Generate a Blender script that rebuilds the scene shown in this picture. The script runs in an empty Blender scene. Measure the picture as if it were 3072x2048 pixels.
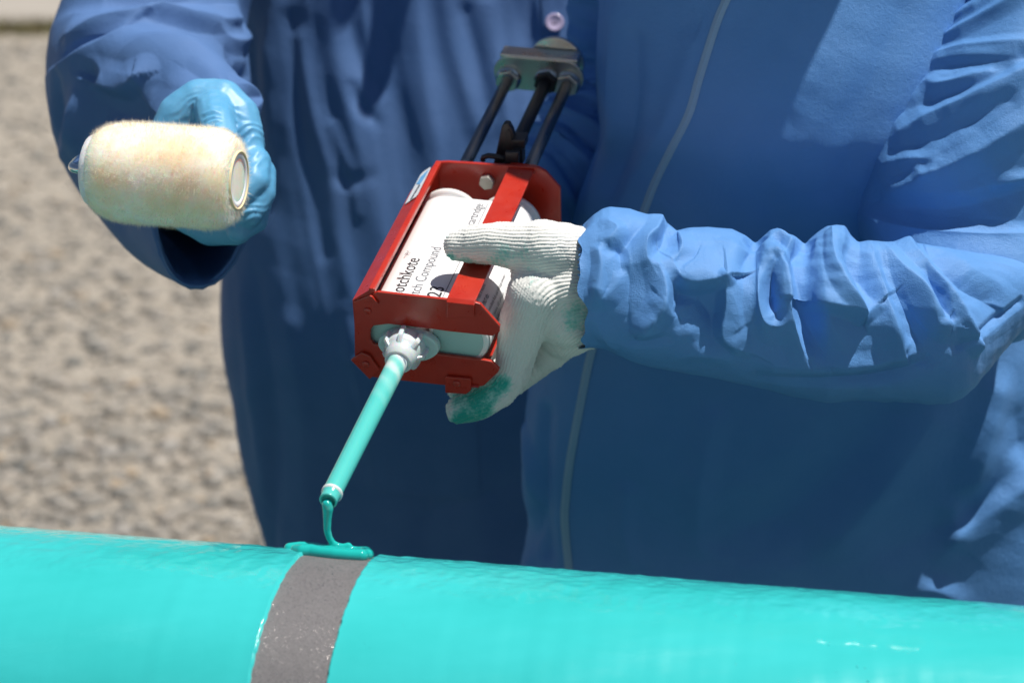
import bpy, bmesh, math, random
import numpy as np
from mathutils import Vector, Matrix
from mathutils.bvhtree import BVHTree

random.seed(7); rng = np.random.default_rng(7)
SC = bpy.context.scene
COL = SC.collection
rad = math.radians

# ------------------------------------------------------------------ camera
PITCH = rad(18.0)
FWD = Vector((0, math.cos(PITCH), -math.sin(PITCH)))
RGT = Vector((1, 0, 0))
UPV = Vector((0, math.sin(PITCH), math.cos(PITCH)))
CAMP = Vector((0, 0, 1.05)) - FWD * 1.45
KPX = (0.35 / 1.45) / 1536.0            # half-width tangent per photo pixel
cd = bpy.data.cameras.new('camera'); cam = bpy.data.objects.new('camera', cd); COL.objects.link(cam)
cd.sensor_width = 22.5; cd.lens = 11.25 / (0.35 / 1.45); cd.clip_start = 0.05; cd.clip_end = 400
cam.location = CAMP; cam.rotation_euler = (math.pi / 2 - PITCH, 0, 0)
cd.dof.use_dof = True; cd.dof.focus_distance = 1.385; cd.dof.aperture_fstop = 3.8; cd.dof.aperture_blades = 7
SC.camera = cam

# ------------------------------------------------------------------ sky, sun, exposure
SUN = Vector((0.30, -0.03, 0.95)).normalized()      # towards the sun
wd = bpy.data.worlds.new('World'); SC.world = wd; wd.use_nodes = True
nt = wd.node_tree; bg = nt.nodes['Background']
sky = nt.nodes.new('ShaderNodeTexSky'); sky.sky_type = 'NISHITA'; sky.sun_disc = False
sky.sun_elevation = math.asin(SUN.z); sky.sun_rotation = math.atan2(SUN.x, SUN.y)
nt.links.new(sky.outputs[0], bg.inputs[0]); bg.inputs[1].default_value = 0.05
sl = bpy.data.lights.new('sun', 'SUN'); sl.energy = 5.0; sl.angle = rad(0.55); sl.color = (1.0, 0.955, 0.89)
so = bpy.data.objects.new('sun', sl); COL.objects.link(so); so.location = (1, -1, 4)
so.rotation_euler = (-SUN).to_track_quat('-Z', 'Y').to_euler()
SC.view_settings.view_transform = 'Standard'; SC.view_settings.look = 'None'
SC.view_settings.exposure = 0.2; SC.view_settings.gamma = 1.0
SC.cycles.max_bounces = 8; SC.cycles.diffuse_bounces = 5; SC.cycles.transmission_bounces = 6
SC.cycles.sample_clamp_indirect = 6.0
SC.cycles.use_denoising = True

# ------------------------------------------------------------------ helpers
def Wp(x, y, d):
    """photo pixel + distance along the view axis -> world point"""
    return CAMP + FWD * d + RGT * ((x - 1536) * KPX * d) + UPV * ((1024 - y) * KPX * d)
def Wd(dx, dy, dd, d):
    return FWD * dd + RGT * (dx * KPX * d) + UPV * (-dy * KPX * d)
def ray(x, y):
    return (Wp(x, y, 1.0) - CAMP).normalized()
R3 = np.array([RGT, UPV, FWD], float)
CP = np.array(CAMP, float)
def to_px(P):
    c = (np.asarray(P, float) - CP) @ R3.T
    return np.stack([1536 + c[:, 0] / c[:, 2] / KPX, 1024 - c[:, 1] / c[:, 2] / KPX], 1), c[:, 2]

def tag(o, label=None, cat=None, group=None, kind=None):
    if label: o['label'] = label
    if cat: o['category'] = cat
    if group: o['group'] = group
    if kind: o['kind'] = kind
    return o
def empty(name, loc=(0, 0, 0)):
    o = bpy.data.objects.new(name, None); COL.objects.link(o); o.location = loc; o.empty_display_size = 0.05
    return o
def mk(name, V, F, m, parent=None, smooth=True):
    me = bpy.data.meshes.new(name)
    me.from_pydata([tuple(v) for v in V], [], [tuple(f) for f in F])
    return mkm(name, me, m, parent, smooth)
def mkm(name, me, m, parent=None, smooth=True):
    o = bpy.data.objects.new(name, me); COL.objects.link(o)
    if m is not None:
        me.materials.clear(); me.materials.append(m)
    if smooth: me.shade_smooth()
    if parent is not None:
        o.parent = parent
        o.matrix_parent_inverse = Matrix.Translation(-parent.location)
    return o
def fast_mesh(name, V, Q):
    """grid/quads mesh from numpy"""
    V = np.ascontiguousarray(V, np.float32); Q = np.ascontiguousarray(Q, np.int32)
    n = Q.shape[1]
    me = bpy.data.meshes.new(name)
    me.vertices.add(len(V)); me.vertices.foreach_set('co', V.ravel())
    me.loops.add(Q.size); me.loops.foreach_set('vertex_index', Q.ravel())
    me.polygons.add(len(Q)); me.polygons.foreach_set('loop_start', np.arange(0, Q.size, n, dtype=np.int32))
    me.update(calc_edges=True); me.validate()
    return me
def grid_faces(n, m, closed=True, off=0):
    i = np.arange(n - 1)[:, None]; j = np.arange(m if closed else m - 1)[None, :]
    a = i * m + j; b = i * m + (j + 1) % m
    return np.stack([a, b, b + m, a + m], -1).reshape(-1, 4) + off
def catmull(K, n, closed=False):
    """keys (k,c) -> n samples, smooth"""
    K = np.asarray(K, float); k = len(K)
    t = np.linspace(0, k - 1, n); i = np.clip(t.astype(int), 0, k - 2); f = (t - i)[:, None]
    p0 = K[np.clip(i - 1, 0, k - 1)]; p1 = K[i]; p2 = K[i + 1]; p3 = K[np.clip(i + 2, 0, k - 1)]
    return 0.5 * (2 * p1 + (p2 - p0) * f + (2 * p0 - 5 * p1 + 4 * p2 - p3) * f ** 2 + (3 * p1 - p0 - 3 * p2 + p3) * f ** 3)
def lin(xs, ys, x):
    return np.interp(x, xs, ys)
def vnormals(V, Q):
    a, b, c, d = (V[Q[:, k]] for k in range(4))
    fn = np.cross(c - a, d - b); N = np.zeros_like(V)
    for k in range(4): np.add.at(N, Q[:, k], fn)
    return N / (np.linalg.norm(N, axis=1, keepdims=True) + 1e-12)
def tube(path, rads, m=16, cap=True):
    """verts, faces of a round tube along a path of Vectors"""
    P = [Vector(p) for p in path]; n = len(P)
    V = []; F = []
    t = (P[1] - P[0]).normalized(); ref = Vector((0, 0, 1)) if abs(t.z) < 0.9 else Vector((1, 0, 0))
    u = t.cross(ref).normalized()
    for i in range(n):
        t = (P[min(i + 1, n - 1)] - P[max(i - 1, 0)]).normalized()
        u = (u - t * u.dot(t)).normalized(); v = t.cross(u)
        r = rads[i] if hasattr(rads, '__len__') else rads
        for j in range(m):
            a = 2 * math.pi * j / m
            V.append(P[i] + u * (r * math.cos(a)) + v * (r * math.sin(a)))
    for i in range(n - 1):
        for j in range(m):
            F.append((i * m + j, i * m + (j + 1) % m, (i + 1) * m + (j + 1) % m, (i + 1) * m + j))
    if cap:
        F.append(tuple(range(m - 1, -1, -1))); F.append(tuple((n - 1) * m + j for j in range(m)))
    return V, F
def lathe(c, ax, prof, m=48, capa=True, capb=True):
    """prof list of (s along axis, radius)"""
    ax = Vector(ax).normalized(); ref = Vector((0, 0, 1)) if abs(ax.z) < 0.9 else Vector((1, 0, 0))
    u = ax.cross(ref).normalized(); v = ax.cross(u); V = []; F = []
    for s, r in prof:
        for j in range(m):
            a = 2 * math.pi * j / m
            V.append(Vector(c) + ax * s + u * (r * math.cos(a)) + v * (r * math.sin(a)))
    for i in range(len(prof) - 1):
        for j in range(m):
            F.append((i * m + j, i * m + (j + 1) % m, (i + 1) * m + (j + 1) % m, (i + 1) * m + j))
    if capa: F.append(tuple(range(m - 1, -1, -1)))
    if capb: F.append(tuple((len(prof) - 1) * m + j for j in range(m)))
    return V, F
def prism(pts3, dirv, bevel=0.0):
    """closed 3-D polygon extruded by dirv; returns bmesh"""
    bm = bmesh.new()
    a = [bm.verts.new(p) for p in pts3]; b = [bm.verts.new(Vector(p) + Vector(dirv)) for p in pts3]
    n = len(a); bm.faces.new(a); bm.faces.new(b[::-1])
    for i in range(n): bm.faces.new((a[i], b[i], b[(i + 1) % n], a[(i + 1) % n]))
    bmesh.ops.recalc_face_normals(bm, faces=bm.faces)
    if bevel:
        es = [e for e in bm.edges if len(e.link_faces) == 2 and e.calc_face_angle(0) > 0.5]
        bmesh.ops.bevel(bm, geom=es, offset=bevel, segments=2, affect='EDGES', profile=0.6, clamp_overlap=True)
    return bm
def mkb(name, bm, m, parent=None, smooth=False):
    me = bpy.data.meshes.new(name); bm.to_mesh(me); bm.free()
    o = mkm(name, me, m, parent, False)
    if smooth: me.shade_smooth()
    else:
        try: me.shade_auto_smooth()
        except Exception: pass
    return o
def obox(c, ex, ey, ez, bevel=0.0):
    """oriented box: half-extent vectors"""
    c = Vector(c); p = [c - ex - ey - ez, c + ex - ey - ez, c + ex + ey - ez, c - ex + ey - ez]
    return prism(p, ez * 2, bevel)
def join_vf(parts):
    V = []; F = []
    for v, f in parts:
        o = len(V); V += list(v); F += [tuple(i + o for i in q) for q in f]
    return V, F
def capsules(caps, seg=14):
    """closed meshes of tapered capsules (p0,r0,p1,r1)"""
    parts = []
    for p0, r0, p1, r1 in caps:
        p0 = Vector(p0); p1 = Vector(p1); L = (p1 - p0).length
        if L < 1e-6: p1 = p0 + Vector((0, 0, 1e-4)); L = 1e-4
        prof = []
        for k in range(7):
            a = math.pi / 2 * (1 - k / 6); prof.append((-r0 * math.sin(a), max(r0 * math.cos(a), 1e-5)))
        for k in range(7):
            a = math.pi / 2 * k / 6; prof.append((L + r1 * math.sin(a), max(r1 * math.cos(a), 1e-5)))
        parts.append(lathe(p0, (p1 - p0) / L, prof, seg))
    return join_vf(parts)
def remesh(name, VF, voxel, smooth=6, fac=0.5):
    V, F = VF
    me = bpy.data.meshes.new('tmp'); me.from_pydata([tuple(v) for v in V], [], F)
    o = bpy.data.objects.new('tmp', me); COL.objects.link(o)
    md = o.modifiers.new('r', 'REMESH'); md.mode = 'VOXEL'; md.voxel_size = voxel
    if smooth:
        ms = o.modifiers.new('s', 'SMOOTH'); ms.iterations = smooth; ms.factor = fac
    dg = bpy.context.evaluated_depsgraph_get()
    out = bpy.data.meshes.new_from_object(o.evaluated_get(dg)); out.name = name
    bpy.data.objects.remove(o); bpy.data.meshes.remove(me)
    return out
def mesh_np(me):
    V = np.empty(len(me.vertices) * 3, np.float32); me.vertices.foreach_get('co', V)
    N = np.empty(len(me.vertices) * 3, np.float32); me.vertices.foreach_get('normal', N)
    return V.reshape(-1, 3).astype(float), N.reshape(-1, 3).astype(float)
def set_co(me, V):
    me.vertices.foreach_set('co', np.ascontiguousarray(V, np.float32).ravel()); me.update()
def subdiv(me, lv=1):
    o = bpy.data.objects.new('tmp', me); COL.objects.link(o)
    md = o.modifiers.new('s', 'SUBSURF'); md.levels = lv; md.render_levels = lv
    dg = bpy.context.evaluated_depsgraph_get()
    out = bpy.data.meshes.new_from_object(o.evaluated_get(dg)); out.name = me.name
    bpy.data.objects.remove(o); return out
def fattr(me, name, arr):
    a = me.attributes.new(name, 'FLOAT', 'POINT'); a.data.foreach_set('value', np.ascontiguousarray(arr, np.float32))

# smooth value noise in numpy
_perm = rng.permutation(512)
_tab = rng.random(512) * 2 - 1
def vnoise(P):
    P = np.asarray(P, float); i = np.floor(P).astype(int); f = P - i; f = f * f * (3 - 2 * f); r = 0
    for dx in (0, 1):
        for dy in (0, 1):
            for dz in (0, 1):
                h = _tab[_perm[(_perm[(_perm[(i[:, 0] + dx) & 511] + i[:, 1] + dy) & 511] + i[:, 2] + dz) & 511]]
                r = r + h * np.where(dx, f[:, 0], 1 - f[:, 0]) * np.where(dy, f[:, 1], 1 - f[:, 1]) * np.where(dz, f[:, 2], 1 - f[:, 2])
    return r

# folds: ridges and valleys along 3-D lines lying on a garment
def fold(V, Q, strokes, sharp=0.0):
    """strokes: (w_left_mm, w_right_mm, power, [(px,py,amp_mm)...])"""
    N = vnormals(V, Q)
    bvh = BVHTree.FromPolygons(V.tolist(), Q.tolist())
    px, dep = to_px(V)
    disp = np.zeros(len(V))
    cdir = V - CP; cdir /= np.linalg.norm(cdir, axis=1, keepdims=True)
    front = np.clip(-(N * cdir).sum(1) * 2.0 + 0.75, 0, 1)
    for wl, wr, pw, pts in strokes:
        wl *= 1e-3; wr *= 1e-3
        k = max(8, 6 * len(pts)); S = catmull(pts, k)
        L3 = []; L2 = []; A = []
        for x, y, a in S:
            h = bvh.ray_cast(CAMP, ray(x, y))
            if h[0] is None: continue
            L3.append(h[0]); L2.append((x, y)); A.append(a * 1e-3)
        if len(L3) < 2: continue
        L3 = np.array(L3, float); L2 = np.array(L2, float); A = np.array(A)
        w = max(wl, wr) * 2.6
        lo = L3.min(0) - w; hi = L3.max(0) + w
        idx = np.nonzero(((V > lo) & (V < hi)).all(1))[0]
        if len(idx) == 0: continue
        P = V[idx]; best = np.full(len(idx), 1e9); amp = np.zeros(len(idx)); sg = np.zeros(len(idx)); endd = np.zeros(len(idx))
        for s in range(len(L3) - 1):
            a = L3[s]; b = L3[s + 1]; ab = b - a; l2 = (ab ** 2).sum() + 1e-12
            t = ((P - a) @ ab) / l2; tc = np.clip(t, 0, 1)
            d = np.linalg.norm(P - a - tc[:, None] * ab, axis=1)
            up = d < best
            best[up] = d[up]; amp[up] = (A[s] + (A[s + 1] - A[s]) * tc)[up]
            tx, ty = L2[s + 1] - L2[s]; q = px[idx] - L2[s]
            sg[up] = (tx * q[:, 1] - ty * q[:, 0])[up]
        ww = np.where(sg > 0, wr, wl)      # right-hand side of the travel direction (image, y down)
        prof = (1 - sharp) * np.exp(-(best / ww) ** pw) + sharp * np.clip(1 - best / (1.75 * ww), 0, 1) ** 1.15
        disp[idx] += amp * prof * front[idx]
    return V + N * disp[:, None]

# ------------------------------------------------------------------ materials
def mat(name, col=(0.5, 0.5, 0.5), rough=0.5, metal=0.0, spec=0.5, **kw):
    m = bpy.data.materials.new(name); m.use_nodes = True
    b = m.node_tree.nodes['Principled BSDF']
    b.inputs['Base Color'].default_value = (*col, 1); b.inputs['Roughness'].default_value = rough
    b.inputs['Metallic'].default_value = metal; b.inputs['Specular IOR Level'].default_value = spec
    for k, v in kw.items():
        b.inputs[k.replace('_', ' ')].default_value = v
    return m
def nd(m, typ, **props):
    n = m.node_tree.nodes.new(typ)
    for k, v in props.items(): setattr(n, k, v)
    return n
def lk(m, a, b): m.node_tree.links.new(a, b)
def bsdf(m): return m.node_tree.nodes['Principled BSDF']
def coords(m, out='Object', scale=(1, 1, 1)):
    tc = nd(m, 'ShaderNodeTexCoord'); mp = nd(m, 'ShaderNodeMapping'); mp.inputs['Scale'].default_value = scale
    lk(m, tc.outputs[out], mp.inputs['Vector']); return mp.outputs[0]
def noise(m, vec, scale, detail=4, rough=0.55):
    n = nd(m, 'ShaderNodeTexNoise'); n.inputs['Scale'].default_value = scale; n.inputs['Detail'].default_value = detail
    n.inputs['Roughness'].default_value = rough; lk(m, vec, n.inputs['Vector']); return n.outputs['Fac']
def ramp(m, fac, stops):
    r = nd(m, 'ShaderNodeValToRGB'); e = r.color_ramp.elements
    while len(e) < len(stops): e.new(0.5)
    for s, (p, c) in zip(e, stops): s.position = p; s.color = (*c, 1) if len(c) == 3 else c
    lk(m, fac, r.inputs['Fac']); return r.outputs['Color']
def bump(m, height, strength=0.3, dist=0.001, prev=None):
    b = nd(m, 'ShaderNodeBump'); b.inputs['Strength'].default_value = strength; b.inputs['Distance'].default_value = dist
    lk(m, height, b.inputs['Height'])
    if prev is not None: lk(m, prev, b.inputs['Normal'])
    return b.outputs['Normal']
def math_n(m, op, a, b=None):
    n = nd(m, 'ShaderNodeMath', operation=op)
    for k, v in enumerate((a, b)):
        if v is None: continue
        if isinstance(v, (int, float)): n.inputs[k].default_value = v
        else: lk(m, v, n.inputs[k])
    return n.outputs[0]
def mixc(m, fac, a, b, blend='MIX'):
    n = nd(m, 'ShaderNodeMix', data_type='RGBA', blend_type=blend)
    if isinstance(fac, (int, float)): n.inputs['Factor'].default_value = fac
    else: lk(m, fac, n.inputs['Factor'])
    for k, v in ((6, a), (7, b)):
        if isinstance(v, tuple): n.inputs[k].default_value = (*v, 1)
        else: lk(m, v, n.inputs[k])
    return n.outputs[2]
M = {}

def cloth(name, col, col2, weave=900, sheen=0.25, crinkle=0.35, rough=0.75, weave_s=0.25, dens=160, spec=0.5):
    m = mat(name, col, rough, spec=spec)
    b = bsdf(m); b.inputs['Sheen Weight'].default_value = sheen; b.inputs['Sheen Roughness'].default_value = 0.45
    v = coords(m)
    n1 = noise(m, v, 14, 5); n2 = noise(m, v, dens, 6, 0.65)
    lk(m, ramp(m, n1, [(0.3, col), (0.75, col2)]), b.inputs['Base Color'])
    wv = nd(m, 'ShaderNodeTexVoronoi'); wv.inputs['Scale'].default_value = weave; lk(m, v, wv.inputs['Vector'])
    rg = nd(m, 'ShaderNodeTexNoise', noise_type='RIDGED_MULTIFRACTAL'); rg.inputs['Scale'].default_value = 38; rg.inputs['Detail'].default_value = 5; lk(m, v, rg.inputs['Vector'])
    nm = bump(m, n2, crinkle, 0.0016, bump(m, rg.outputs['Fac'], crinkle * 0.5, 0.0020))
    lk(m, bump(m, wv.outputs['Distance'], weave_s, 0.0006, nm), b.inputs['Normal'])
    return m
M['coverall'] = cloth('coverall_blue', (0.096, 0.260, 0.57), (0.120, 0.290, 0.61), 1700, 0.0, 0.34, 0.50, 0.4, 260, 0.28)
M['coat'] = cloth('coat_cotton_blue', (0.080, 0.165, 0.36), (0.104, 0.195, 0.405), 1300, 0.0, 0.2, 0.6, 0.35, 190, 0.15)
M['seam'] = mat('seam_blue', (0.03, 0.16, 0.42), 0.8)
M['trousers'] = cloth('trousers_dark', (0.02, 0.03, 0.06), (0.03, 0.04, 0.08))
M['zip_tape'] = cloth('zip_tape_grey', (0.25, 0.40, 0.58), (0.30, 0.45, 0.62), 1800, 0.1, 0.15, 0.7, 0.4)
M['skin'] = mat('skin', (0.55, 0.33, 0.24), 0.5)
M['hair'] = mat('hair_brown', (0.04, 0.025, 0.015), 0.55)
M['boot'] = mat('boot_leather', (0.05, 0.035, 0.025), 0.5)

# knitted glove: white yarn, green compound worked into it
m = mat('knit_white', (0.80, 0.80, 0.76), 0.9, spec=0.15); b = bsdf(m)
b.inputs['Sheen Weight'].default_value = 0.3
v = coords(m)
st = nd(m, 'ShaderNodeAttribute', attribute_name='stain')
nz = noise(m, v, 420, 3); nz2 = noise(m, v, 70, 4)
f = math_n(m, 'ADD', math_n(m, 'MULTIPLY', math_n(m, 'SUBTRACT', nz2, 0.5), 1.1), st.outputs['Fac'])
f = math_n(m, 'ADD', f, math_n(m, 'MULTIPLY', math_n(m, 'SUBTRACT', nz, 0.5), 0.8))
lk(m, ramp(m, f, [(0.36, (0.72, 0.72, 0.69)), (0.64, (0.34, 0.62, 0.56)), (1.0, (0.03, 0.38, 0.31))]), b.inputs['Base Color'])
lk(m, bump(m, nz, 0.5, 0.0008), b.inputs['Normal'])
M['knit'] = m

# nitrile glove
m = mat('nitrile_blue', (0.10, 0.45, 0.72), 0.44, spec=0.5); b = bsdf(m)
b.inputs['Subsurface Weight'].default_value = 0.15; b.inputs['Subsurface Radius'].default_value = (0.2, 0.6, 1.0); b.inputs['Subsurface Scale'].default_value = 0.004
v = coords(m)
lk(m, ramp(m, noise(m, v, 30), [(0.3, (0.09, 0.33, 0.56)), (0.8, (0.14, 0.39, 0.62))]), b.inputs['Base Color'])
lk(m, bump(m, noise(m, v, 160, 3), 0.25, 0.001), b.inputs['Normal'])
M['nitrile'] = m

# red powder coat
m = mat('red_enamel', (0.42, 0.020, 0.008), 0.32, spec=0.5); b = bsdf(m)
b.inputs['Coat Weight'].default_value = 0.3; b.inputs['Coat Roughness'].default_value = 0.15
v = coords(m)
cr_ = ramp(m, noise(m, v, 60, 6), [(0.3, (0.40, 0.018, 0.007)), (0.7, (0.46, 0.026, 0.010))])
lk(m, mixc(m, ramp(m, noise(m, v, 190, 6, 0.7), [(0.67, (0, 0, 0)), (0.71, (0.8, 0.8, 0.8))]), cr_, (0.13, 0.035, 0.025)), b.inputs['Base Color'])
lk(m, bump(m, noise(m, v, 900, 2), 0.12, 0.0004), b.inputs['Normal'])
lk(m, ramp(m, noise(m, v, 110, 5), [(0.35, (0.26,) * 3), (0.7, (0.45,) * 3)]), b.inputs['Roughness'])
M['red'] = m

def metal(name, col, rough, sc=500, s=0.08):
    m = mat(name, col, rough, 1.0); v = coords(m)
    lk(m, bump(m, noise(m, v, sc, 3), s, 0.0005), bsdf(m).inputs['Normal'])
    lk(m, ramp(m, noise(m, v, 90, 5), [(0.3, (rough * 0.8,) * 3), (0.75, (min(1, rough * 1.5),) * 3)]), bsdf(m).inputs['Roughness'])
    return m
M['zinc'] = metal('zinc_steel', (0.62, 0.63, 0.60), 0.28)
M['steel_rod'] = metal('oiled_steel', (0.20, 0.21, 0.23), 0.34)
M['chrome'] = metal('chrome', (0.75, 0.76, 0.78), 0.06, 200, 0.02)
M['black'] = mat('black_oxide', (0.018, 0.018, 0.022), 0.42)
M['bolt'] = metal('dull_bolt', (0.56, 0.57, 0.52), 0.5)

m = mat('cartridge_white', (0.80, 0.81, 0.80), 0.38, spec=0.4, Subsurface_Weight=0.12, Subsurface_Scale=0.004)
lk(m, bump(m, noise(m, coords(m), 120, 3), 0.08, 0.0006), bsdf(m).inputs['Normal']); M['white'] = m
m = mat('label_paper', (0.84, 0.84, 0.84), 0.45, spec=0.3)
v = coords(m); f = noise(m, v, 75, 4, 0.6)
lk(m, ramp(m, f, [(0.70, (0.84, 0.84, 0.84)), (0.74, (0.55, 0.80, 0.78))]), bsdf(m).inputs['Base Color']); M['label'] = m
M['ink'] = mat('black_ink', (0.03, 0.03, 0.035), 0.5)
M['ink_grey'] = mat('grey_ink', (0.16, 0.17, 0.19), 0.5)
M['sticker'] = mat('sticker_white', (0.72, 0.75, 0.78), 0.35)
M['sticker_blue'] = mat('sticker_blue', (0.16, 0.42, 0.72), 0.35)
M['frosted'] = mat('frosted_plastic', (0.74, 0.79, 0.80), 0.32, spec=0.5, Subsurface_Weight=0.5, Subsurface_Scale=0.006, Transmission_Weight=0.18)
M['teal_end'] = mat('teal_tinted_plastic', (0.50, 0.66, 0.64), 0.3, spec=0.5, Subsurface_Weight=0.3, Subsurface_Scale=0.006)
# the mixing tube: clear plastic full of white and turquoise resin in swirls; the grey paints the mixing elements' shadows
m = mat('mixer_tube', (0.2, 0.7, 0.65), 0.22, spec=0.5, Coat_Weight=0.5, Coat_Roughness=0.08, Subsurface_Weight=0.12, Subsurface_Scale=0.003)
at = nd(m, 'ShaderNodeAttribute', attribute_name='along'); an = nd(m, 'ShaderNodeAttribute', attribute_name='swirl')
sw = math_n(m, 'SINE', an.outputs['Fac'])
k = math_n(m, 'ADD', math_n(m, 'MULTIPLY', sw, math_n(m, 'ADD', 0.065, math_n(m, 'MULTIPLY', 0.16, math_n(m, 'POWER', math_n(m, 'SUBTRACT', 1.0, at.outputs['Fac']), 5.0)))), math_n(m, 'ADD', 0.08, math_n(m, 'MULTIPLY', at.outputs['Fac'], 1.9)))
k = math_n(m, 'ADD', k, math_n(m, 'MULTIPLY', math_n(m, 'SUBTRACT', noise(m, coords(m), 130, 4), 0.5), 0.3))
lk(m, ramp(m, k, [(-0.0, (0.20, 0.25, 0.30)), (0.05, (0.62, 0.70, 0.70)), (0.22, (0.42, 0.66, 0.62)), (0.42, (0.17, 0.56, 0.52)), (0.8, (0.08, 0.50, 0.46))]), bsdf(m).inputs['Base Color'])
M['mixer'] = m
m = mat('wet_compound', (0.012, 0.43, 0.39), 0.07, spec=0.5, Coat_Weight=0.6, Coat_Roughness=0.03)
M['compound'] = m

# pipe coating, still wet: drag marks round the pipe, orange-peel, small bubbles
m = mat('turquoise_coating', (0.04, 0.50, 0.50), 0.16, spec=0.5, Coat_Weight=0.5, Coat_Roughness=0.04); b = bsdf(m)
v = coords(m, 'Object', (1, 1, 1))
n1 = noise(m, coords(m, 'Object', (0.3, 1, 1)), 16, 5, 0.6)
lk(m, ramp(m, n1, [(0.3, (0.030, 0.445, 0.435)), (0.7, (0.045, 0.515, 0.52))]), b.inputs['Base Color'])
wet = nd(m, 'ShaderNodeAttribute', attribute_name='wet')
na = noise(m, coords(m, 'Object', (0.4, 1, 1)), 140, 4, 0.6); nb = noise(m, coords(m, 'Object', (1, 0.15, 0.15)), 120, 3)
bx = nd(m, 'ShaderNodeBump'); bx.inputs['Distance'].default_value = 0.0016
lk(m, na, bx.inputs['Height']); lk(m, math_n(m, 'MULTIPLY', wet.outputs['Fac'], 0.7), bx.inputs['Strength'])
lk(m, ramp(m, noise(m, coords(m, 'Object', (0.25, 1, 1)), 34, 5, 0.6), [(0.35, (0.07,) * 3), (0.7, (0.30,) * 3)]), b.inputs['Roughness'])
lk(m, bump(m, nb, 0.09, 0.0012, bx.outputs[0]), b.inputs['Normal'])
M['paint'] = m
# grit-blasted steel band with sparkling facets
m = mat('blasted_steel', (0.26, 0.245, 0.24), 0.45, 0.3, spec=0.5); b = bsdf(m)
v = coords(m); vo = nd(m, 'ShaderNodeTexVoronoi'); vo.inputs['Scale'].default_value = 2300; lk(m, v, vo.inputs['Vector'])
sc_ = nd(m, 'ShaderNodeSeparateColor'); lk(m, vo.outputs['Color'], sc_.inputs[0])
spk = math_n(m, 'GREATER_THAN', sc_.outputs[1], 0.95)
cb = mixc(m, 0.6, ramp(m, noise(m, v, 600, 4, 0.7), [(0.3, (0.11, 0.102, 0.105)), (0.7, (0.24, 0.226, 0.23))]), ramp(m, noise(m, v, 70, 3), [(0.3, (0.17, 0.165, 0.17)), (0.7, (0.20, 0.195, 0.20))]))
lk(m, mixc(m, spk, cb, (0.50, 0.47, 0.45)), b.inputs['Base Color']); lk(m, math_n(m, 'MULTIPLY', spk, 0.95), b.inputs['Metallic'])
lk(m, math_n(m, 'SUBTRACT', 0.55, math_n(m, 'MULTIPLY', spk, 0.33)), b.inputs['Roughness'])
nm = bump(m, sc_.outputs[0], 1.0, 0.0012)
lk(m, bump(m, noise(m, v, 1500, 3), 0.5, 0.0006, nm), b.inputs['Normal']); M['blasted'] = m

# roller
m = mat('nap_cream', (0.85, 0.76, 0.58), 0.75, spec=0.2); v = coords(m)
cn = ramp(m, noise(m, v, 38, 5, 0.6), [(0.32, (0.90, 0.77, 0.56)), (0.50, (0.93, 0.86, 0.70)), (0.68, (0.95, 0.93, 0.86))])
cn = mixc(m, math_n(m, 'MULTIPLY', noise(m, v, 520, 2), 0.75), cn, (0.97, 0.95, 0.90))
lk(m, cn, bsdf(m).inputs['Base Color']); trn = nd(m, 'ShaderNodeBsdfTranslucent'); lk(m, cn, trn.inputs['Color'])
mx = nd(m, 'ShaderNodeMixShader'); mx.inputs[0].default_value = 0.55; lk(m, bsdf(m).outputs[0], mx.inputs[1]); lk(m, trn.outputs[0], mx.inputs[2])
lk(m, mx.outputs[0], m.node_tree.nodes['Material Output'].inputs['Surface']); M['nap'] = m
m = mat('nap_base', (0.95, 0.86, 0.66), 0.9, spec=0.1, Subsurface_Weight=1.0, Subsurface_Scale=0.022); lk(m, ramp(m, noise(m, coords(m), 38, 5, 0.6), [(0.32, (0.89, 0.74, 0.52)), (0.50, (0.92, 0.84, 0.67)), (0.68, (0.94, 0.91, 0.82))]), bsdf(m).inputs['Base Color']); M['nap_base'] = m
M['core'] = mat('roller_core_card', (0.80, 0.68, 0.42), 0.7)
M['cap'] = mat('cap_white', (0.84, 0.84, 0.86), 0.4, Subsurface_Weight=0.3, Subsurface_Scale=0.004)
M['grip'] = mat('handle_black', (0.02, 0.02, 0.022), 0.5)
M['button'] = mat('button_lilac', (0.42, 0.36, 0.52), 0.16, spec=0.6, Coat_Weight=0.5)
M['thread'] = mat('thread_dark', (0.03, 0.03, 0.08), 0.8)

# ground
m = mat('ground_gravel', (0.3, 0.26, 0.22), 0.9, spec=0.2); b = bsdf(m); v = coords(m)
n1 = noise(m, v, 1.2, 5); vo = nd(m, 'ShaderNodeTexVoronoi'); vo.inputs['Scale'].default_value = 42; lk(m, v, vo.inputs['Vector'])
base = ramp(m, n1, [(0.3, (0.25, 0.227, 0.195)), (0.7, (0.30, 0.273, 0.235))])
hs = nd(m, 'ShaderNodeSeparateColor'); lk(m, vo.outputs['Color'], hs.inputs[0])
peb = ramp(m, hs.outputs[0], [(0.0, (0.18, 0.165, 0.145)), (0.25, (0.30, 0.265, 0.215)), (0.7, (0.38, 0.33, 0.265)), (1.0, (0.45, 0.41, 0.35))])
lk(m, mixc(m, 0.40, base, peb), b.inputs['Base Color'])
lk(m, bump(m, vo.outputs['Distance'], 0.35, 0.008), b.inputs['Normal']); M['ground'] = m
m = mat('pebble', (0.3, 0.27, 0.23), 0.8, spec=0.25)
at = nd(m, 'ShaderNodeAttribute', attribute_name='tone')
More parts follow.
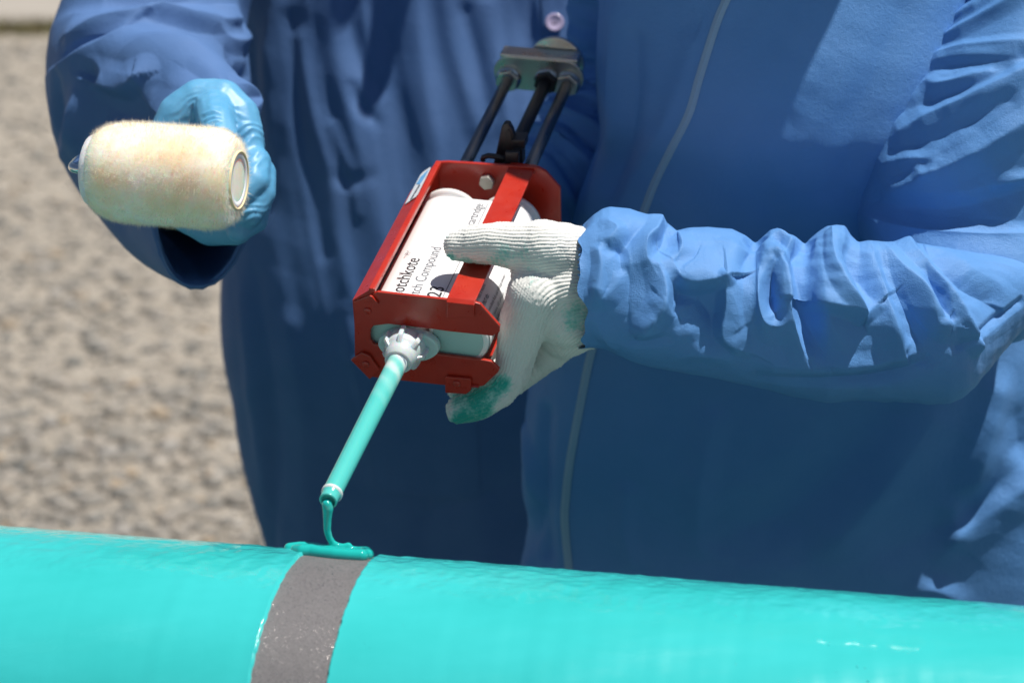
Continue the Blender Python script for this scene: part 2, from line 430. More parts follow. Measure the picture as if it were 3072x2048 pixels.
lk(m, ramp(m, at.outputs['Fac'], [(0.0, (0.11, 0.115, 0.11)), (0.05, (0.20, 0.195, 0.18)), (0.35, (0.24, 0.222, 0.195)), (0.65, (0.265, 0.242, 0.208)), (0.85, (0.29, 0.275, 0.255)), (0.96, (0.34, 0.27, 0.19)), (1.0, (0.40, 0.38, 0.35))]), bsdf(m).inputs['Base Color'])
M['pebble'] = m
m = mat('road_concrete', (0.40, 0.36, 0.31), 0.9); lk(m, ramp(m, noise(m, coords(m), 2.0, 6), [(0.3, (0.30, 0.27, 0.235)), (0.7, (0.35, 0.32, 0.28))]), bsdf(m).inputs['Base Color']); M['road'] = m
m = mat('dry_grass', (0.16, 0.14, 0.055), 0.8); lk(m, ramp(m, noise(m, coords(m), 9, 3), [(0.3, (0.10, 0.11, 0.035)), (0.7, (0.24, 0.19, 0.09))]), bsdf(m).inputs['Base Color']); M['grass'] = m
M['pipe_end'] = mat('pipe_primer', (0.42, 0.33, 0.22), 0.7)
M['stand'] = mat('stand_steel', (0.10, 0.10, 0.11), 0.5, 0.6)

# ------------------------------------------------------------------ ground
bm = bmesh.new(); bmesh.ops.create_grid(bm, x_segments=2, y_segments=2, size=150)
g = mkb('ground', bm, M['ground']); g['kind'] = 'structure'
bm = obox(Vector((0, 60, -0.02)), Vector((150, 0, 0)), Vector((0, 52.56, 0)), Vector((0, 0, 0.038)), 0)
o = mkb('road', bm, M['road']); o['kind'] = 'structure'
# pebbles
ico = bmesh.new(); bmesh.ops.create_icosphere(ico, subdivisions=1, radius=1.0)
iv = np.array([v.co[:] for v in ico.verts]); fi = np.array([[v.index for v in f.verts] for f in ico.faces]); ico.free()
NP_ = 24000
y = 1.75 + (rng.random(NP_) ** 1.9) * 5.4; x = -0.35 * y - 0.75 + rng.random(NP_) * (0.42 * y + 1.0)
sz = 0.0038 + rng.random(NP_) ** 5 * 0.020
sc3 = np.stack([sz * (0.8 + rng.random(NP_) * 0.7), sz * (0.8 + rng.random(NP_) * 0.5), sz * (0.5 + rng.random(NP_) * 0.3)], 1)
ang = rng.random(NP_) * 6.283
V = iv[None] * (1 + (rng.random((NP_, len(iv), 1)) - 0.5) * 0.35) * sc3[:, None, :]
c, s = np.cos(ang)[:, None], np.sin(ang)[:, None]
V = np.stack([V[:, :, 0] * c - V[:, :, 1] * s, V[:, :, 0] * s + V[:, :, 1] * c, V[:, :, 2]], 2)
V += np.stack([x, y, sc3[:, 2] * 0.25], 1)[:, None, :]
Q = fi[None] + (np.arange(NP_) * len(iv))[:, None, None]
me = fast_mesh('gravel', V.reshape(-1, 3), Q.reshape(-1, 3)); fattr(me, 'tone', np.repeat(rng.random(NP_), len(iv)))
o = mkm('gravel', me, M['pebble']); tag(o, 'loose grey and tan gravel covering the ground behind the pipe', 'gravel', kind='stuff')
# unseen sheet added to darken and tint the ground bounce, below the picture
m = mat('bounce_sheet_green', (0.012, 0.095, 0.088), 0.45); lk(m, ramp(m, noise(m, coords(m), 3, 5), [(0.3, (0.010, 0.080, 0.075)), (0.7, (0.016, 0.115, 0.105))]), bsdf(m).inputs['Base Color']); M['sheet'] = m
gx_, gy_ = np.meshgrid(np.linspace(-3.2, 3.2, 90), np.linspace(-3.0, 1.7, 80), indexing='ij')
zz = 0.012 + 0.010 * vnoise(np.stack([gx_.ravel() * 5, gy_.ravel() * 5, gx_.ravel() * 0], 1)) ; P_ = np.stack([gx_.ravel(), gy_.ravel(), np.maximum(zz, 0.004) + 0.004], 1)
o = mkm('added_bounce_sheet', fast_mesh('added_bounce_sheet', P_, grid_faces(90, 80, False)), M['sheet']); tag(o, 'unseen dark green sheet added under the turquoise pipe to tint the bounced light', 'added sheet')
# dry grass tufts along the road edge
NB = 16000; bx_ = -5.2 + rng.random(NB) * 7.5; by_ = 7.36 + np.abs(rng.normal(0, 0.10, NB)) * -1 + 0.10
keep = vnoise(np.stack([bx_ * 1.6, by_ * 3, bx_ * 0], 1)) > -0.6; bx_, by_ = bx_[keep], by_[keep]; NB = len(bx_)
h = 0.02 + rng.random(NB) * 0.05; a = rng.random(NB) * 6.283; le = rng.random(NB) * 0.05
p0 = np.stack([bx_, by_, h * 0], 1); wv_ = np.stack([np.cos(a), np.sin(a), a * 0], 1) * 0.004
tp = p0 + np.stack([np.sin(a) * le, np.cos(a) * le, h], 1)
V = np.stack([p0 - wv_, p0 + wv_, tp], 1).reshape(-1, 3); Q = np.arange(NB * 3).reshape(-1, 3)
o = mkm('grass', fast_mesh('grass', V, Q), M['grass']); tag(o, 'dry olive grass growing along the edge of the paved road', 'grass', kind='stuff')

# ------------------------------------------------------------------ pipe
PR = 0.115
PYAW = rad(11.0)
PAX = Vector((math.cos(PYAW), -math.sin(PYAW), 0))
# silhouette of the pipe passes photo pixel (990,1648) at distance ~1.30
q = Wp(1000, 1662, 1.305); vdir = (q - CAMP).normalized()
nrm = Vector((0, 0, 1)); nrm = (nrm - PAX * nrm.dot(PAX)); n_s = vdir.cross(PAX).normalized()
if n_s.z < 0: n_s = -n_s
PC = q - n_s * PR                       # point on the axis at s=0
PU = Vector((0, 0, 1)); PV = PAX.cross(PU).normalized()   # PV horizontal
if PV.y > 0: PV = -PV                    # towards the camera
def pp(s, ang, r):
    """s along axis, ang from the top, positive towards the camera"""
    return PC + PAX * s + PU * (r * math.cos(ang)) + PV * (r * math.sin(ang))
def pipe_grid(name, s0, s1, ns, a0, a1, na, rfun, m, parent, closed=False, wetf=None):
    S = np.linspace(s0, s1, ns); A = np.linspace(a0, a1, na, endpoint=not closed)
    SS, AA = np.meshgrid(S, A, indexing='ij')
    r, dS = rfun(SS, AA)
    ss = SS + dS
    V = np.array(PC)[None, None] + ss[..., None] * np.array(PAX) + (r * np.cos(AA))[..., None] * np.array(PU) + (r * np.sin(AA))[..., None] * np.array(PV)
    Q = grid_faces(ns, na, closed)
    me = fast_mesh(name, V.reshape(-1, 3), Q[:, ::-1] if True else Q)
    if wetf is not None: fattr(me, 'wet', wetf(SS, AA).ravel())
    return mkm(name, me, m, parent)
pipe = empty('coated_pipe', PC - PU * PR)
tag(pipe, 'large glossy turquoise coated pipe with a bare grey blasted band across the foreground', 'pipe')
def noise2(S, A, fs, fa, seed=0.0):
    return vnoise(np.stack([S.ravel() * fs + seed, A.ravel() * fa + seed * 1.7, np.full(S.size, seed)], 1)).reshape(S.shape)
# bare steel wall
o = pipe_grid('steel_wall', -1.5, 1.5, 60, 0, 2 * math.pi, 160, lambda S, A: (np.full(S.shape, PR), 0 * S), M['blasted'], pipe, True)
# the band edges: taken from the photograph on the pipe's front
def edge_s(px, py):
    d = ray(px, py); oc = CAMP - PC
    # intersect the cylinder
    dp = d - PAX * d.dot(PAX); op = oc - PAX * oc.dot(PAX)
    a_, b_, c_ = dp.dot(dp), 2 * dp.dot(op), op.dot(op) - PR * PR
    disc = b_ * b_ - 4 * a_ * c_
    t = (-b_ - math.sqrt(max(disc, 0))) / (2 * a_)
    return (CAMP + d * t - PC).dot(PAX)
sL = 0.5 * (edge_s(806, 1830) + edge_s(765, 1990)); sR = 0.5 * (edge_s(1030, 1830) + edge_s(1003, 1990))
def coat_r(S, A):
    # lens of thickness plus ripples left by the brush near the crest
    w = wet_f(S, A)
    r = PR + 0.0016 + 0.0009 * noise2(S, A, 16, 2.5, 2.0) * w + 0.0004 * noise2(S, A, 80, 12, 5.0) * w + 0.0003 * noise2(S, A, 210, 25, 15.0) * w + 0.0007 * noise2(S, A, 6, 1.1, 9.0)
    r += 0.00022 * noise2(S, A, 120, 0.8, 3.3)        # drag streaks round the pipe
    return r
def wet_f(S, A):
    # brushed, still rough zone over the crest; smooth further down
    lim = np.where(S > 0, 0.16, 0.26) + 0.10 * noise2(S, A, 9, 0.2, 1.0) + 0.06 * noise2(S, A, 40, 0.2, 4.0)
    fall = np.where(S > 0.0, 0.5 + 0.5 * np.exp(-np.maximum(S - 0.03, 0) / 0.25), 0.5 + 0.3 * np.exp(np.minimum(S + 0.1, 0) / 0.2))
    return np.clip((lim - A) / 0.05, 0.06, 1.0) * fall
def left_r(S, A):
    e = (S - (-1.5)) / (sL + 1.5)
    edge = 0.0004 * noise2(S, A, 0.01, 40, 6.0) + 0.0002 * noise2(S, A, 0.01, 130, 8.0)
    r = coat_r(S, A); r = np.where(e > 0.9999, PR - 0.0004, np.where(e > 0.998, r, r)); r = r + 0.0003 * np.exp(-(sL - S) / 0.003)
    r = np.where(e > 0.9999, PR - 0.0004, r)
    return r, edge * np.exp(-(sL - S) / 0.01)
def right_r(S, A):
    edge = 0.0004 * noise2(S, A, 0.01, 40, 16.0) + 0.0002 * noise2(S, A, 0.01, 130, 18.0)
    r = coat_r(S, A) + 0.0003 * np.exp(-(S - sR) / 0.003); r = np.where(S < sR + 1e-5, PR - 0.0004, r)
    return r, edge * np.exp(-(S - sR) / 0.01)
def wet_attr(S, A): return wet_f(S, A)
def graded(name, s0, s1, ns, rf):
    # denser rows near the band and in view
    t = np.linspace(0, 1, ns)
    return t
for nm, a0, a1, rf in (('coating', -1.5, sL, left_r), ('coating', sR, 1.5, right_r)):
    near, far = (sL, -1.5) if rf is left_r else (sR, 1.5)
    sg = 1 if far > near else -1
    S = np.concatenate([near + sg * np.array([0, 0.00002]), near + sg * np.linspace(0.0008, 0.46, 520), near + sg * np.linspace(0.48, abs(far - near), 24)])
    A = np.concatenate([np.linspace(-0.62, 1.75, 330), np.linspace(1.8, 2.6, 8)])
    SS, AA = np.meshgrid(S, A, indexing='ij'); r, dS = rf(SS, AA)
    # thin, ragged rim of the coat at the back
    back = np.clip((AA + 0.62 + 0.05 * noise2(SS, AA, 30, 0.1, 7.0)) / 0.05, 0, 1); r = PR - 0.0003 + (r - PR + 0.0003) * back
    V = np.array(PC) + (SS + dS)[..., None] * np.array(PAX) + (r * np.cos(AA))[..., None] * np.array(PU) + (r * np.sin(AA))[..., None] * np.array(PV)
    Q = grid_faces(len(S), len(A), False)
    if sg > 0: Q = Q[:, ::-1]
    me = fast_mesh(nm, V.reshape(-1, 3), Q); fattr(me, 'wet', wet_f(SS, AA).ravel())
    mkm(nm, me, M['paint'], pipe)
# bubbles and drips standing on the wet coat
parts = []
for k in range(150):
    s = sR + 0.004 + random.random() ** 1.5 * 0.30 if k < 110 else sL - 0.004 - random.random() * 0.33
    a = random.uniform(0.05, 0.62) if k % 3 else random.uniform(0.3, 1.2)
    c = pp(s, a, PR + 0.0014); n = (c - (PC + PAX * s)).normalized(); rr = random.uniform(0.0003, 0.0008)
    prof = [(rr * 0.75 * math.sin(t), max(rr * math.cos(t), 1e-5)) for t in (0, 0.5, 1.0, 1.5)]
    parts.append(lathe(c, n, [(-rr * 0.5, rr * 1.1)] + prof, 8))
V, F = join_vf(parts); o = mk('paint_bubbles', V, F, M['paint'], pipe); o['kind'] = 'stuff'; fattr(o.data, 'wet', np.zeros(len(V)))
# two trestles carry the pipe outside the picture
for s in (-1.25, 1.25):
    st = empty('pipe_stand', Vector((PC.x + PAX.x * s, PC.y + PAX.y * s, 0)))
    tag(st, 'dark steel A-frame trestle under the %s end of the turquoise pipe' % ('left' if s < 0 else 'right'), 'trestle', 'trestles under the pipe')
    top = PC + PAX * s - PU * (PR + 0.012)
    V, F = tube([top - PV * 0.2, top + PV * 0.2], 0.012, 10); mk('cross_bar', V, F, M['stand'], st)
    for sy in (-1, 1):
        for sx in (-1, 1):
            ft = Vector((top.x, top.y, 0.012)) + PV * (0.3 * sy) + PAX * (0.14 * sx)
            V, F = tube([top + PV * (0.16 * sy), ft], 0.012, 10); mk('leg', V, F, M['stand'], st)

# ------------------------------------------------------------------ gun frame of reference
def cam2w(v): return RGT * v[0] + UPV * v[1] + FWD * v[2]
GA = cam2w((0.235, 0.566, 0.79)).normalized()                  # from nozzle to rear
gw = cam2w((0.977, -0.113, 0.0)); gw = gw - FWD * (gw.dot(GA) / FWD.dot(GA)); GW = gw.normalized()
GH = GA.cross(-GW).normalized()
if GH.z < 0: GH = -GH
GO = Wp(1282, 1016, 1.42)                                       # middle of the front plate
def G(w, h, a): return GO + GW * w + GH * h + GA * a
def px_on(x, y, n, p0):
    d = ray(x, y); t = (p0 - CAMP).dot(n) / d.dot(n); return CAMP + d * t
def on_a(x, y, a): return px_on(x, y, GA, G(0, 0, a))
def on_h(x, y, h): return px_on(x, y, GH, G(0, h, 0))
def gc(p): v = Vector(p) - GO; return v.dot(GW), v.dot(GH), v.dot(GA)
HT = gc(on_a(1232, 886, 0))[1]                                  # top edge height of the plates
LF = gc(on_h(1317, 486, HT))[2]                                 # frame length
HL = HT - 0.0125                                                # label plane
gun = empty('cartridge_dispenser', G(0, -0.03, LF * 0.5))
tag(gun, 'red steel two-cartridge dispenser gun with plunger rods held over the pipe', 'dispenser gun')
TH = 0.0026
outl = [(1062, 922), (1060, 906), (1108, 885), (1132, 876), (1340, 899), (1425, 908), (1440, 912), (1499, 978), (1498, 996), (1478, 1008), (1344, 994),
        (1283, 985), (1165, 972), (1120, 977), (1111, 990), (1111, 1020), (1122, 1033), (1180, 1040), (1317, 1063), (1455, 1081), (1476, 1085),
        (1498, 1107), (1494, 1117), (1451, 1157), (1420, 1163), (1337, 1156), (1210, 1142), (1115, 1131), (1064, 1069)]
fp = mkb('front_plate', prism([on_a(x, y, 0) for x, y in outl], GA * TH, 0.0007), M['red'], gun)
# rivets and the two folded tabs on the front plate
for nm, (x, y) in (('rivet', (1103, 932)), ('rivet', (1374, 934)), ('rivet', (1098, 1092)), ('rivet', (1371, 1150))):
    V, F = lathe(on_a(x, y, -0.0002 if y < 1000 else -0.003), -GA, [(0, 0.0026), (0.0006, 0.0024), (0.0010, 0.0015), (0.0011, 0.0002)], 16); mk(nm, V, F, M['red'], fp)
mkb('tab', prism([on_a(x, y, -0.0004) for x, y in ((1055, 1074), (1088, 1052), (1112, 1062), (1141, 1104), (1112, 1132))], -GA * 0.0024, 0.0006), M['red'], fp)
mkb('tab', prism([on_a(x, y, -0.0004) for x, y in ((1341, 1124), (1412, 1130), (1416, 1136), (1415, 1166), (1400, 1176), (1338, 1172), (1337, 1130))], -GA * 0.0024, 0.0006), M['red'], fp)
mkb('tab', prism([on_a(x, y, -0.0003) for x, y in ((1342, 902), (1424, 911), (1424, 947), (1342, 950))], -GA * 0.0016, 0.0005), M['red'], fp)
mkb('weld_rib', prism([on_a(x, y, -0.0003) for x, y in ((1110, 883), (1118, 885), (1139, 908), (1134, 910))], -GA * 0.002, 0.0005), M['red'], fp)
# side wall: lip along the top, sloping face to the left, upright below
wl_top = gc(on_a(1110, 884, 0))[0]; w_out, h_out, _ = gc(on_a(1056, 903, 0)); h_bot = gc(on_a(1064, 1069, 0))[1]
def side_prof(a): return [G(wl_top, HT + 0.0004, a), G(w_out, h_out, a), G(w_out - 0.0003, h_bot, a), G(w_out + 0.0022, h_bot, a), G(w_out + 0.0022, h_out + 0.0009, a), G(wl_top + 0.0020, HT - 0.0022, a)]
bm = bmesh.new(); av = [bm.verts.new(p) for p in side_prof(TH * 0.4)]; 
bvv = [bm.verts.new(p) for p in side_prof(LF - 0.0275)]
pr = side_prof(LF - 0.001); pr[1] = pr[0] + (pr[1] - pr[0]) * 0.12; pr[2] = pr[1] + GH * -0.02; pr[3] = pr[2] + GW * 0.0022; pr[4] = pr[1] + GW * 0.0024 - GH * 0.001
cvv = [bm.verts.new(p) for p in pr]
for A_, B_ in ((av, bvv), (bvv, cvv)):
    for i in range(6): bm.faces.new((A_[i], A_[(i + 1) % 6], B_[(i + 1) % 6], B_[i]))
bm.faces.new(av[::-1]); bm.faces.new(cvv); bmesh.ops.recalc_face_normals(bm, faces=bm.faces)
sw_ = mkb('side_wall', bm, M['red'], gun)
lipc = G(wl_top + 0.0012, HT - 0.0003, LF * 0.5)
mkb('lip', obox(lipc, GW * 0.0021, GH * 0.0019, GA * (LF * 0.5 - 0.0005), 0.0008), M['red'], sw_)
# sticker on the sloping face
sn = (G(w_out, h_out, 0) - G(wl_top, HT, 0)).normalized(); fn = sn.cross(GA).normalized()
if fn.z < 0: fn = -fn
fp0 = G(wl_top, HT + 0.0004, 0)
def on_s(x, y, off=0.0005): return px_on(x, y, fn, fp0 + fn * off)
st_ = mkb('sticker', prism([on_s(x, y) for x, y in ((1215, 613), (1261, 526), (1270, 516), (1291, 502), (1292, 505), (1253, 584), (1246, 592))], fn * 0.0002), M['sticker'], sw_)
mkb('logo', prism([on_s(x, y, 0.0009) for x, y in ((1249, 552), (1263, 530), (1287, 508), (1275, 530), (1260, 553))], fn * 0.0001), M['sticker_blue'], st_)
for k in range(9):
    f0 = k / 9.0; f1 = f0 + 0.075
    a0 = Vector((1231 + 27 * f0, 598 - 45 * f0)); a1 = Vector((1231 + 27 * f1, 598 - 45 * f1))
    n2 = Vector((3.2 if k % 3 else 2.2, 1.4))
    mkb('lettering', prism([on_s(*(a0), 0.0009), on_s(*(a1), 0.0009), on_s(*(a1 + n2), 0.0009), on_s(*(a0 + n2), 0.0009)], fn * 0.0001), M['ink'], st_)
# rear plate (two sheets back to back)
routl = [(1318, 488), (1345, 487), (1614, 503), (1638, 516), (1681, 565), (1683, 668), (1640, 770), (1330, 748), (1292, 700), (1296, 560)]
rp = mkb('rear_plate', prism([on_a(x, y, LF) for x, y in routl], GA * TH, 0.0007), M['red'], gun)
mkb('rear_sheet', prism([on_a(x, y - 1, LF + 0.0036) for x, y in routl], GA * TH, 0.0007), M['red'], gun)
def hexa(c, ax, r, t, m, parent, nm):
    u = GW; v = GH
    pts = [Vector(c) + u * (r * math.cos(k * math.pi / 3 + 0.3)) + v * (r * math.sin(k * math.pi / 3 + 0.3)) for k in range(6)]
    return mkb(nm, prism(pts, Vector(ax) * t, 0.0006), m, parent)
hb = hexa(on_a(1463, 541, LF - 0.0002), -GA, 0.0058, 0.005, M['bolt'], rp, 'bolt')
# top strap over the cartridges and a lower one
w1 = gc(on_a(1341, 900, 0))[0]; w2 = gc(on_a(1425, 909, 0))[0]
def strap_pts(w, hh, t): return [G(w, hh - 0.014, -0.0022), G(w, hh - 0.0016, -0.0022), G(w, hh + 0.0012, 0.0006), G(w, hh + 0.0012, LF - 0.0005), G(w, hh + 0.0003, LF + 0.007)]
def strap(hh, sgn, nm):
    a_ = [(0.0015, -0.0016), (hh + sgn * 0.0012, 0.0010), (hh + sgn * 0.0014, 0.05), (hh + sgn * 0.0014, LF - 0.004), (hh + sgn * 0.0012, LF + 0.0075), (hh - sgn * 0.009, LF + 0.0085)]
    a_[0] = (hh - sgn * 0.0008, -0.0022)
    o_ = [(h_, a__) for h_, a__ in a_]; i_ = [(a_[0][0] - sgn * 0.0012, -0.0006)] + [(h_ - sgn * 0.0019, a__ - (0.0 if k < 4 else 0.0017)) for k, (h_, a__) in enumerate(a_[1:])]
    ring = o_ + i_[::-1]
    return mkb(nm, prism([G(w1, h_, a__) for h_, a__ in ring], GW * (w2 - w1), 0.0005), M['red'], gun)
strap(HT, 1, 'strap')
hb_ = gc(on_a(1376, 1160, 0))[1]
strap(hb_ + 0.002, -1, 'strap')
# plunger rods
rl0 = on_a(1398, 488, LF); rm0 = on_a(1571, 488, LF); rr0 = on_a(1612, 500, LF)
# distance along the axis where the left rod reaches its plate
best = min((abs((to_px(np.array([rl0 + GA * t]))[0][0][1]) - 238), t) for t in np.linspace(0.05, 0.3, 200))
LP = 0.330 - LF
wr, hr, _ = gc(rl0); _, hr2, _ = gc(rr0)
rods = []
pl_c = on_a(1614, 228, LF + LP)
e1 = on_a(1525, 237, LF + LP); e2 = on_a(1640, 243, LF + LP); e3 = on_a(1704, 250, LF + LP)
for nm, e, r_, mm in (('plunger_rod', e1, 0.0047, 'steel_rod'), ('ratchet_rod', e2, 0.0050, 'black'), ('plunger_rod', e3, 0.0047, 'steel_rod')):
    p0 = e - GA * (LP - 0.0066); V, F = tube([p0, p0 + (e - p0) * 0.5, e + GA * 0.006], r_, 20); mk(nm, V, F, M[mm], gun)
    hexa(e, -GA, 0.0095, 0.006, M['zinc' if mm != 'black' else 'black'], gun, 'nut')
    V, F = lathe(e - GA * 0.0002, -GA, [(0, 0.0102), (0.0006, 0.0102)], 24); mk('washer', V, F, M['zinc'], gun)
# the plate that pushes both rods, with its turned-back flange
def stad(c, hw, hh, n=10):
    pts = []
    for k in range(n + 1):
        t = -math.pi / 2 + math.pi * k / n; pts.append(c + GW * (hw - hh + hh * math.cos(t)) + GH * (hh * math.sin(t)))
    for k in range(n + 1):
        t = math.pi / 2 + math.pi * k / n; pts.append(c + GW * (-hw + hh + hh * math.cos(t)) + GH * (hh * math.sin(t)))
    return pts
dpl = (pl_c - CAMP).dot(FWD); HWP = 138 * KPX * dpl; HHP = 47 * KPX * dpl / 0.86
pp_ = mkb('push_plate', prism(stad(pl_c + GA * 0.0008, HWP, HHP), GA * 0.003, 0.0006), M['zinc'], gun)
mkb('flange', obox(pl_c + GH * (HHP * 0.93) + GA * 0.010, GW * (HWP * 0.86), GH * 0.0016, GA * 0.0075, 0.0008), M['zinc'], pp_)
V, F = lathe(on_a(1668, 190, LF + LP + 0.02), GA, [(0, 0.0215), (0.0003, 0.0222), (0.003, 0.0222), (0.0034, 0.0215)], 48); mk('pull_disc', V, F, M['zinc'], gun)
V, F = lathe(on_a(1665, 190, LF + LP + 0.018), -GA, [(0, 0.0055), (0.002, 0.0052), (0.0035, 0.0038), (0.0043, 0.001)], 24); mk('rod_end', V, F, M['chrome'], gun)
# black release catch behind the rear plate
def gbox(nm, px0, px1, a, ta, mm='black', bev=0.0008):
    (x0, y0), (x1, y1) = px0, px1
    mkb(nm, prism([on_a(x0, y0, a), on_a(x1, y0, a), on_a(x1, y1, a), on_a(x0, y1, a)], GA * ta, bev), M[mm], gun)
cat_o = [(1478, 500), (1494, 430), (1504, 382), (1512, 371), (1526, 372), (1537, 392), (1545, 420), (1547, 452), (1536, 500)]
cat_ = mkb('release_catch', prism([on_a(x, y, LF + 0.022) for x, y in cat_o], GA * 0.006, 0.0012), M['black'], gun)
mkb('catch_slot', prism([on_a(x, y, LF + 0.0212) for x, y in [(1508, 455), (1516, 400), (1524, 388), (1532, 398), (1536, 425), (1534, 458)]], GA * 0.0009, 0.0003), M['grip'], cat_)
gbox('catch_block', (1534, 421), (1574, 447), LF + 0.018, 0.012)
gbox('catch_block', (1538, 447), (1567, 498), LF + 0.016, 0.010)
gbox('catch_tab', (1515, 458), (1556, 502), LF + 0.008, 0.004)
lp = [on_a(1448, 482, LF + 0.012), on_a(1450, 472, LF + 0.012), on_a(1465, 467, LF + 0.012), on_a(1490, 470, LF + 0.012), on_a(1520, 478, LF + 0.012)]
V, F = tube(lp, 0.0021, 10); mk('catch_spring', V, F, M['black'], gun)
# pistol grip behind the frame
gp = [G(0.0, -0.02, LF + 0.03), G(0, -0.05, LF + 0.04), G(0, -0.09, LF + 0.052), G(0, -0.13, LF + 0.06)]
V, F = tube(gp, [0.016, 0.015, 0.016, 0.013], 14); mk('pistol_grip', V, F, M['grip'], gun)
mkb('trigger', obox(G(0, -0.06, LF + 0.012), GW * 0.006, GH * 0.04, GA * 0.004, 0.002), M['black'], gun)

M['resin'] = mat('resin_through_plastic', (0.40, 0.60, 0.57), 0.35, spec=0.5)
# ------------------------------------------------------------------ cartridge with mixer
cart = empty('twin_cartridge', G(0, -0.02, 0.06))
tag(cart, 'white twin cartridge with printed label and turquoise mixing nozzle clamped in the red gun', 'cartridge')
wa = gc(on_a(1466, 1040, 0.006))[0]; wlft = gc(on_a(1090, 1003, 0.006))[0]
lab_end = gc(on_h(1420, 596, HL))[2]
cx = 0.5 * (wa + wlft) + 0.001; hw = 0.5 * (wa - wlft) + 0.0005; cr = hw / 2 - 0.0004
for s in (-1, 1):
    c0 = G(cx + s * hw / 2, HL - cr, 0.0045)
    Lc = lab_end + 0.004
    V, F = lathe(c0, GA, [(0, cr - 0.003), (0.0008, cr - 0.0012), (0.003, cr - 0.0006), (Lc - 0.004, cr - 0.0006), (Lc - 0.0038, cr + 0.0012), (Lc, cr + 0.0012), (Lc + 0.0001, cr - 0.003), (Lc - 0.02, cr - 0.0035), (Lc - 0.02, 0.001)], 56)
    br = mk('barrel', V, F, M['white'], cart)
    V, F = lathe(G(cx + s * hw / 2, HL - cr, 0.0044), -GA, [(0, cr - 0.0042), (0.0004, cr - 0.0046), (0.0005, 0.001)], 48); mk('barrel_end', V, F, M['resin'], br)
V = []; F = []; n = 28
ring = []
for k in range(n):
    t = -math.pi / 2 + math.pi * k / (n - 1); ring.append((cx + hw / 2 + cr * math.cos(t), HL - cr + cr * math.sin(t)))
for k in range(n):
    t = math.pi / 2 + math.pi * k / (n - 1); ring.append((cx - hw / 2 + cr * math.cos(t), HL - cr + cr * math.sin(t)))
for a in (0.007, lab_end * 0.5, lab_end - 0.001):
    V += [G(w, h + 0.0002, a) for w, h in ring]
m_ = len(ring)
for i in range(2):
    for j in range(m_): F.append((i * m_ + j, i * m_ + (j + 1) % m_, (i + 1) * m_ + (j + 1) % m_, (i + 1) * m_ + j))
lab = mk('label', V, [f[::-1] for f in F], M['label'], cart)
TX = Matrix((GA, -GW, GH)).transposed().to_4x4()
def text(s, x, y, size, xs, m, bold=0.0, h=None, space=1.0, nm='print', right=None):
    """baseline starts at photo pixel (x,y) on the label plane, reads towards the rear"""
    c = bpy.data.curves.new('t', 'FONT'); c.body = s; c.size = size; c.offset = bold; c.space_character = space; c.resolution_u = 3
    o = bpy.data.objects.new('t', c); COL.objects.link(o)
    dg = bpy.context.evaluated_depsgraph_get(); me = bpy.data.meshes.new_from_object(o.evaluated_get(dg)); bpy.data.objects.remove(o)
    p = on_h(x, y, (h if h is not None else HL + 0.0004))
    Vv, _ = mesh_np(me); Vv[:, 0] *= xs
    if right is not None:
        p2 = on_h(right[0], right[1], HL + 0.0004); Vv[:, 0] *= (p2 - p).length / Vv[:, 0].max()
    Vw = np.array(p)[None] + Vv[:, :1] * np.array(GA) - Vv[:, 1:2] * np.array(GW)
    set_co(me, Vw); return mkm(nm, me, m, lab, False)
# the words on the label; the first letters stand behind the front plate
def cut(o, amin):
    """drop the lettering hidden in front of the plate"""
    return o
sz1 = 0.0150
def bl(xA, yA, xB, yB): return (xA, yA), (xB, yB)
# baseline right ends read from the photograph; starts run on under the plate
tA = text('Scotchkote', 1197, 903, 0.0135, 0.66, M['ink'], 0.00010, right=(1252, 775), nm='print')
text('TM', 1228, 768, 0.0052, 0.8, M['ink_grey'], 0.0, right=(1236, 754))
text('Patch Compound', 1246, 905, 0.0112, 0.6, M['ink_grey'], 0.00005, right=(1325, 743))
text('323', 1312, 909, 0.0138, 0.62, M['ink'], 0.00016, right=(1331, 862))
text('cartridge', 1421, 676, 0.0096, 0.6, M['ink_grey'], 0.00006, right=(1450, 612))
p1 = on_h(1326, 896, HL + 0.0004); p2 = on_h(1466, 607, HL + 0.0004); sd = GW * 0.0003
mk('rule_line', [p1 - sd, p1 + sd, p2 + sd, p2 - sd], [(0, 1, 2, 3)], M['ink_grey'], lab, False)
# small print round the right barrel
small = ['KEEP OUT OF reach of children', 'SUGGESTED FIRST AID:', 'Eye contact: immediately flush eyes with large amounts', 'of water for 15 minutes. Call a physician', 'Skin contact: wash affected area with soap', 'and water. If irritation persists call', 'Inhalation: move person to fresh air', 'Ingestion: do not induce vomiting']
cR = cx + hw / 2
for k, s in enumerate(small):
    c = bpy.data.curves.new('t', 'FONT'); c.body = s; c.size = 0.0036; c.resolution_u = 1; c.offset = 0.00003 if k != 1 else 0.0001
    o = bpy.data.objects.new('t', c); COL.objects.link(o)
    dg = bpy.context.evaluated_depsgraph_get(); me = bpy.data.meshes.new_from_object(o.evaluated_get(dg)); bpy.data.objects.remove(o)
    Vv, _ = mesh_np(me); Vv[:, 0] *= 0.72
    th0 = rad(62) - k * rad(13.5)
    th = th0 + Vv[:, 1] / cr; rr = cr + 0.00045
    Vw = np.array(GO)[None] + (cR + rr * np.cos(th))[:, None] * np.array(GW) + (HL - cr + 0.0002 + rr * np.sin(th))[:, None] * np.array(GH) + (0.0085 + Vv[:, :1]) * np.array(GA)
    set_co(me, Vw); mkm('small_print', me, M['ink_grey'], lab, False)
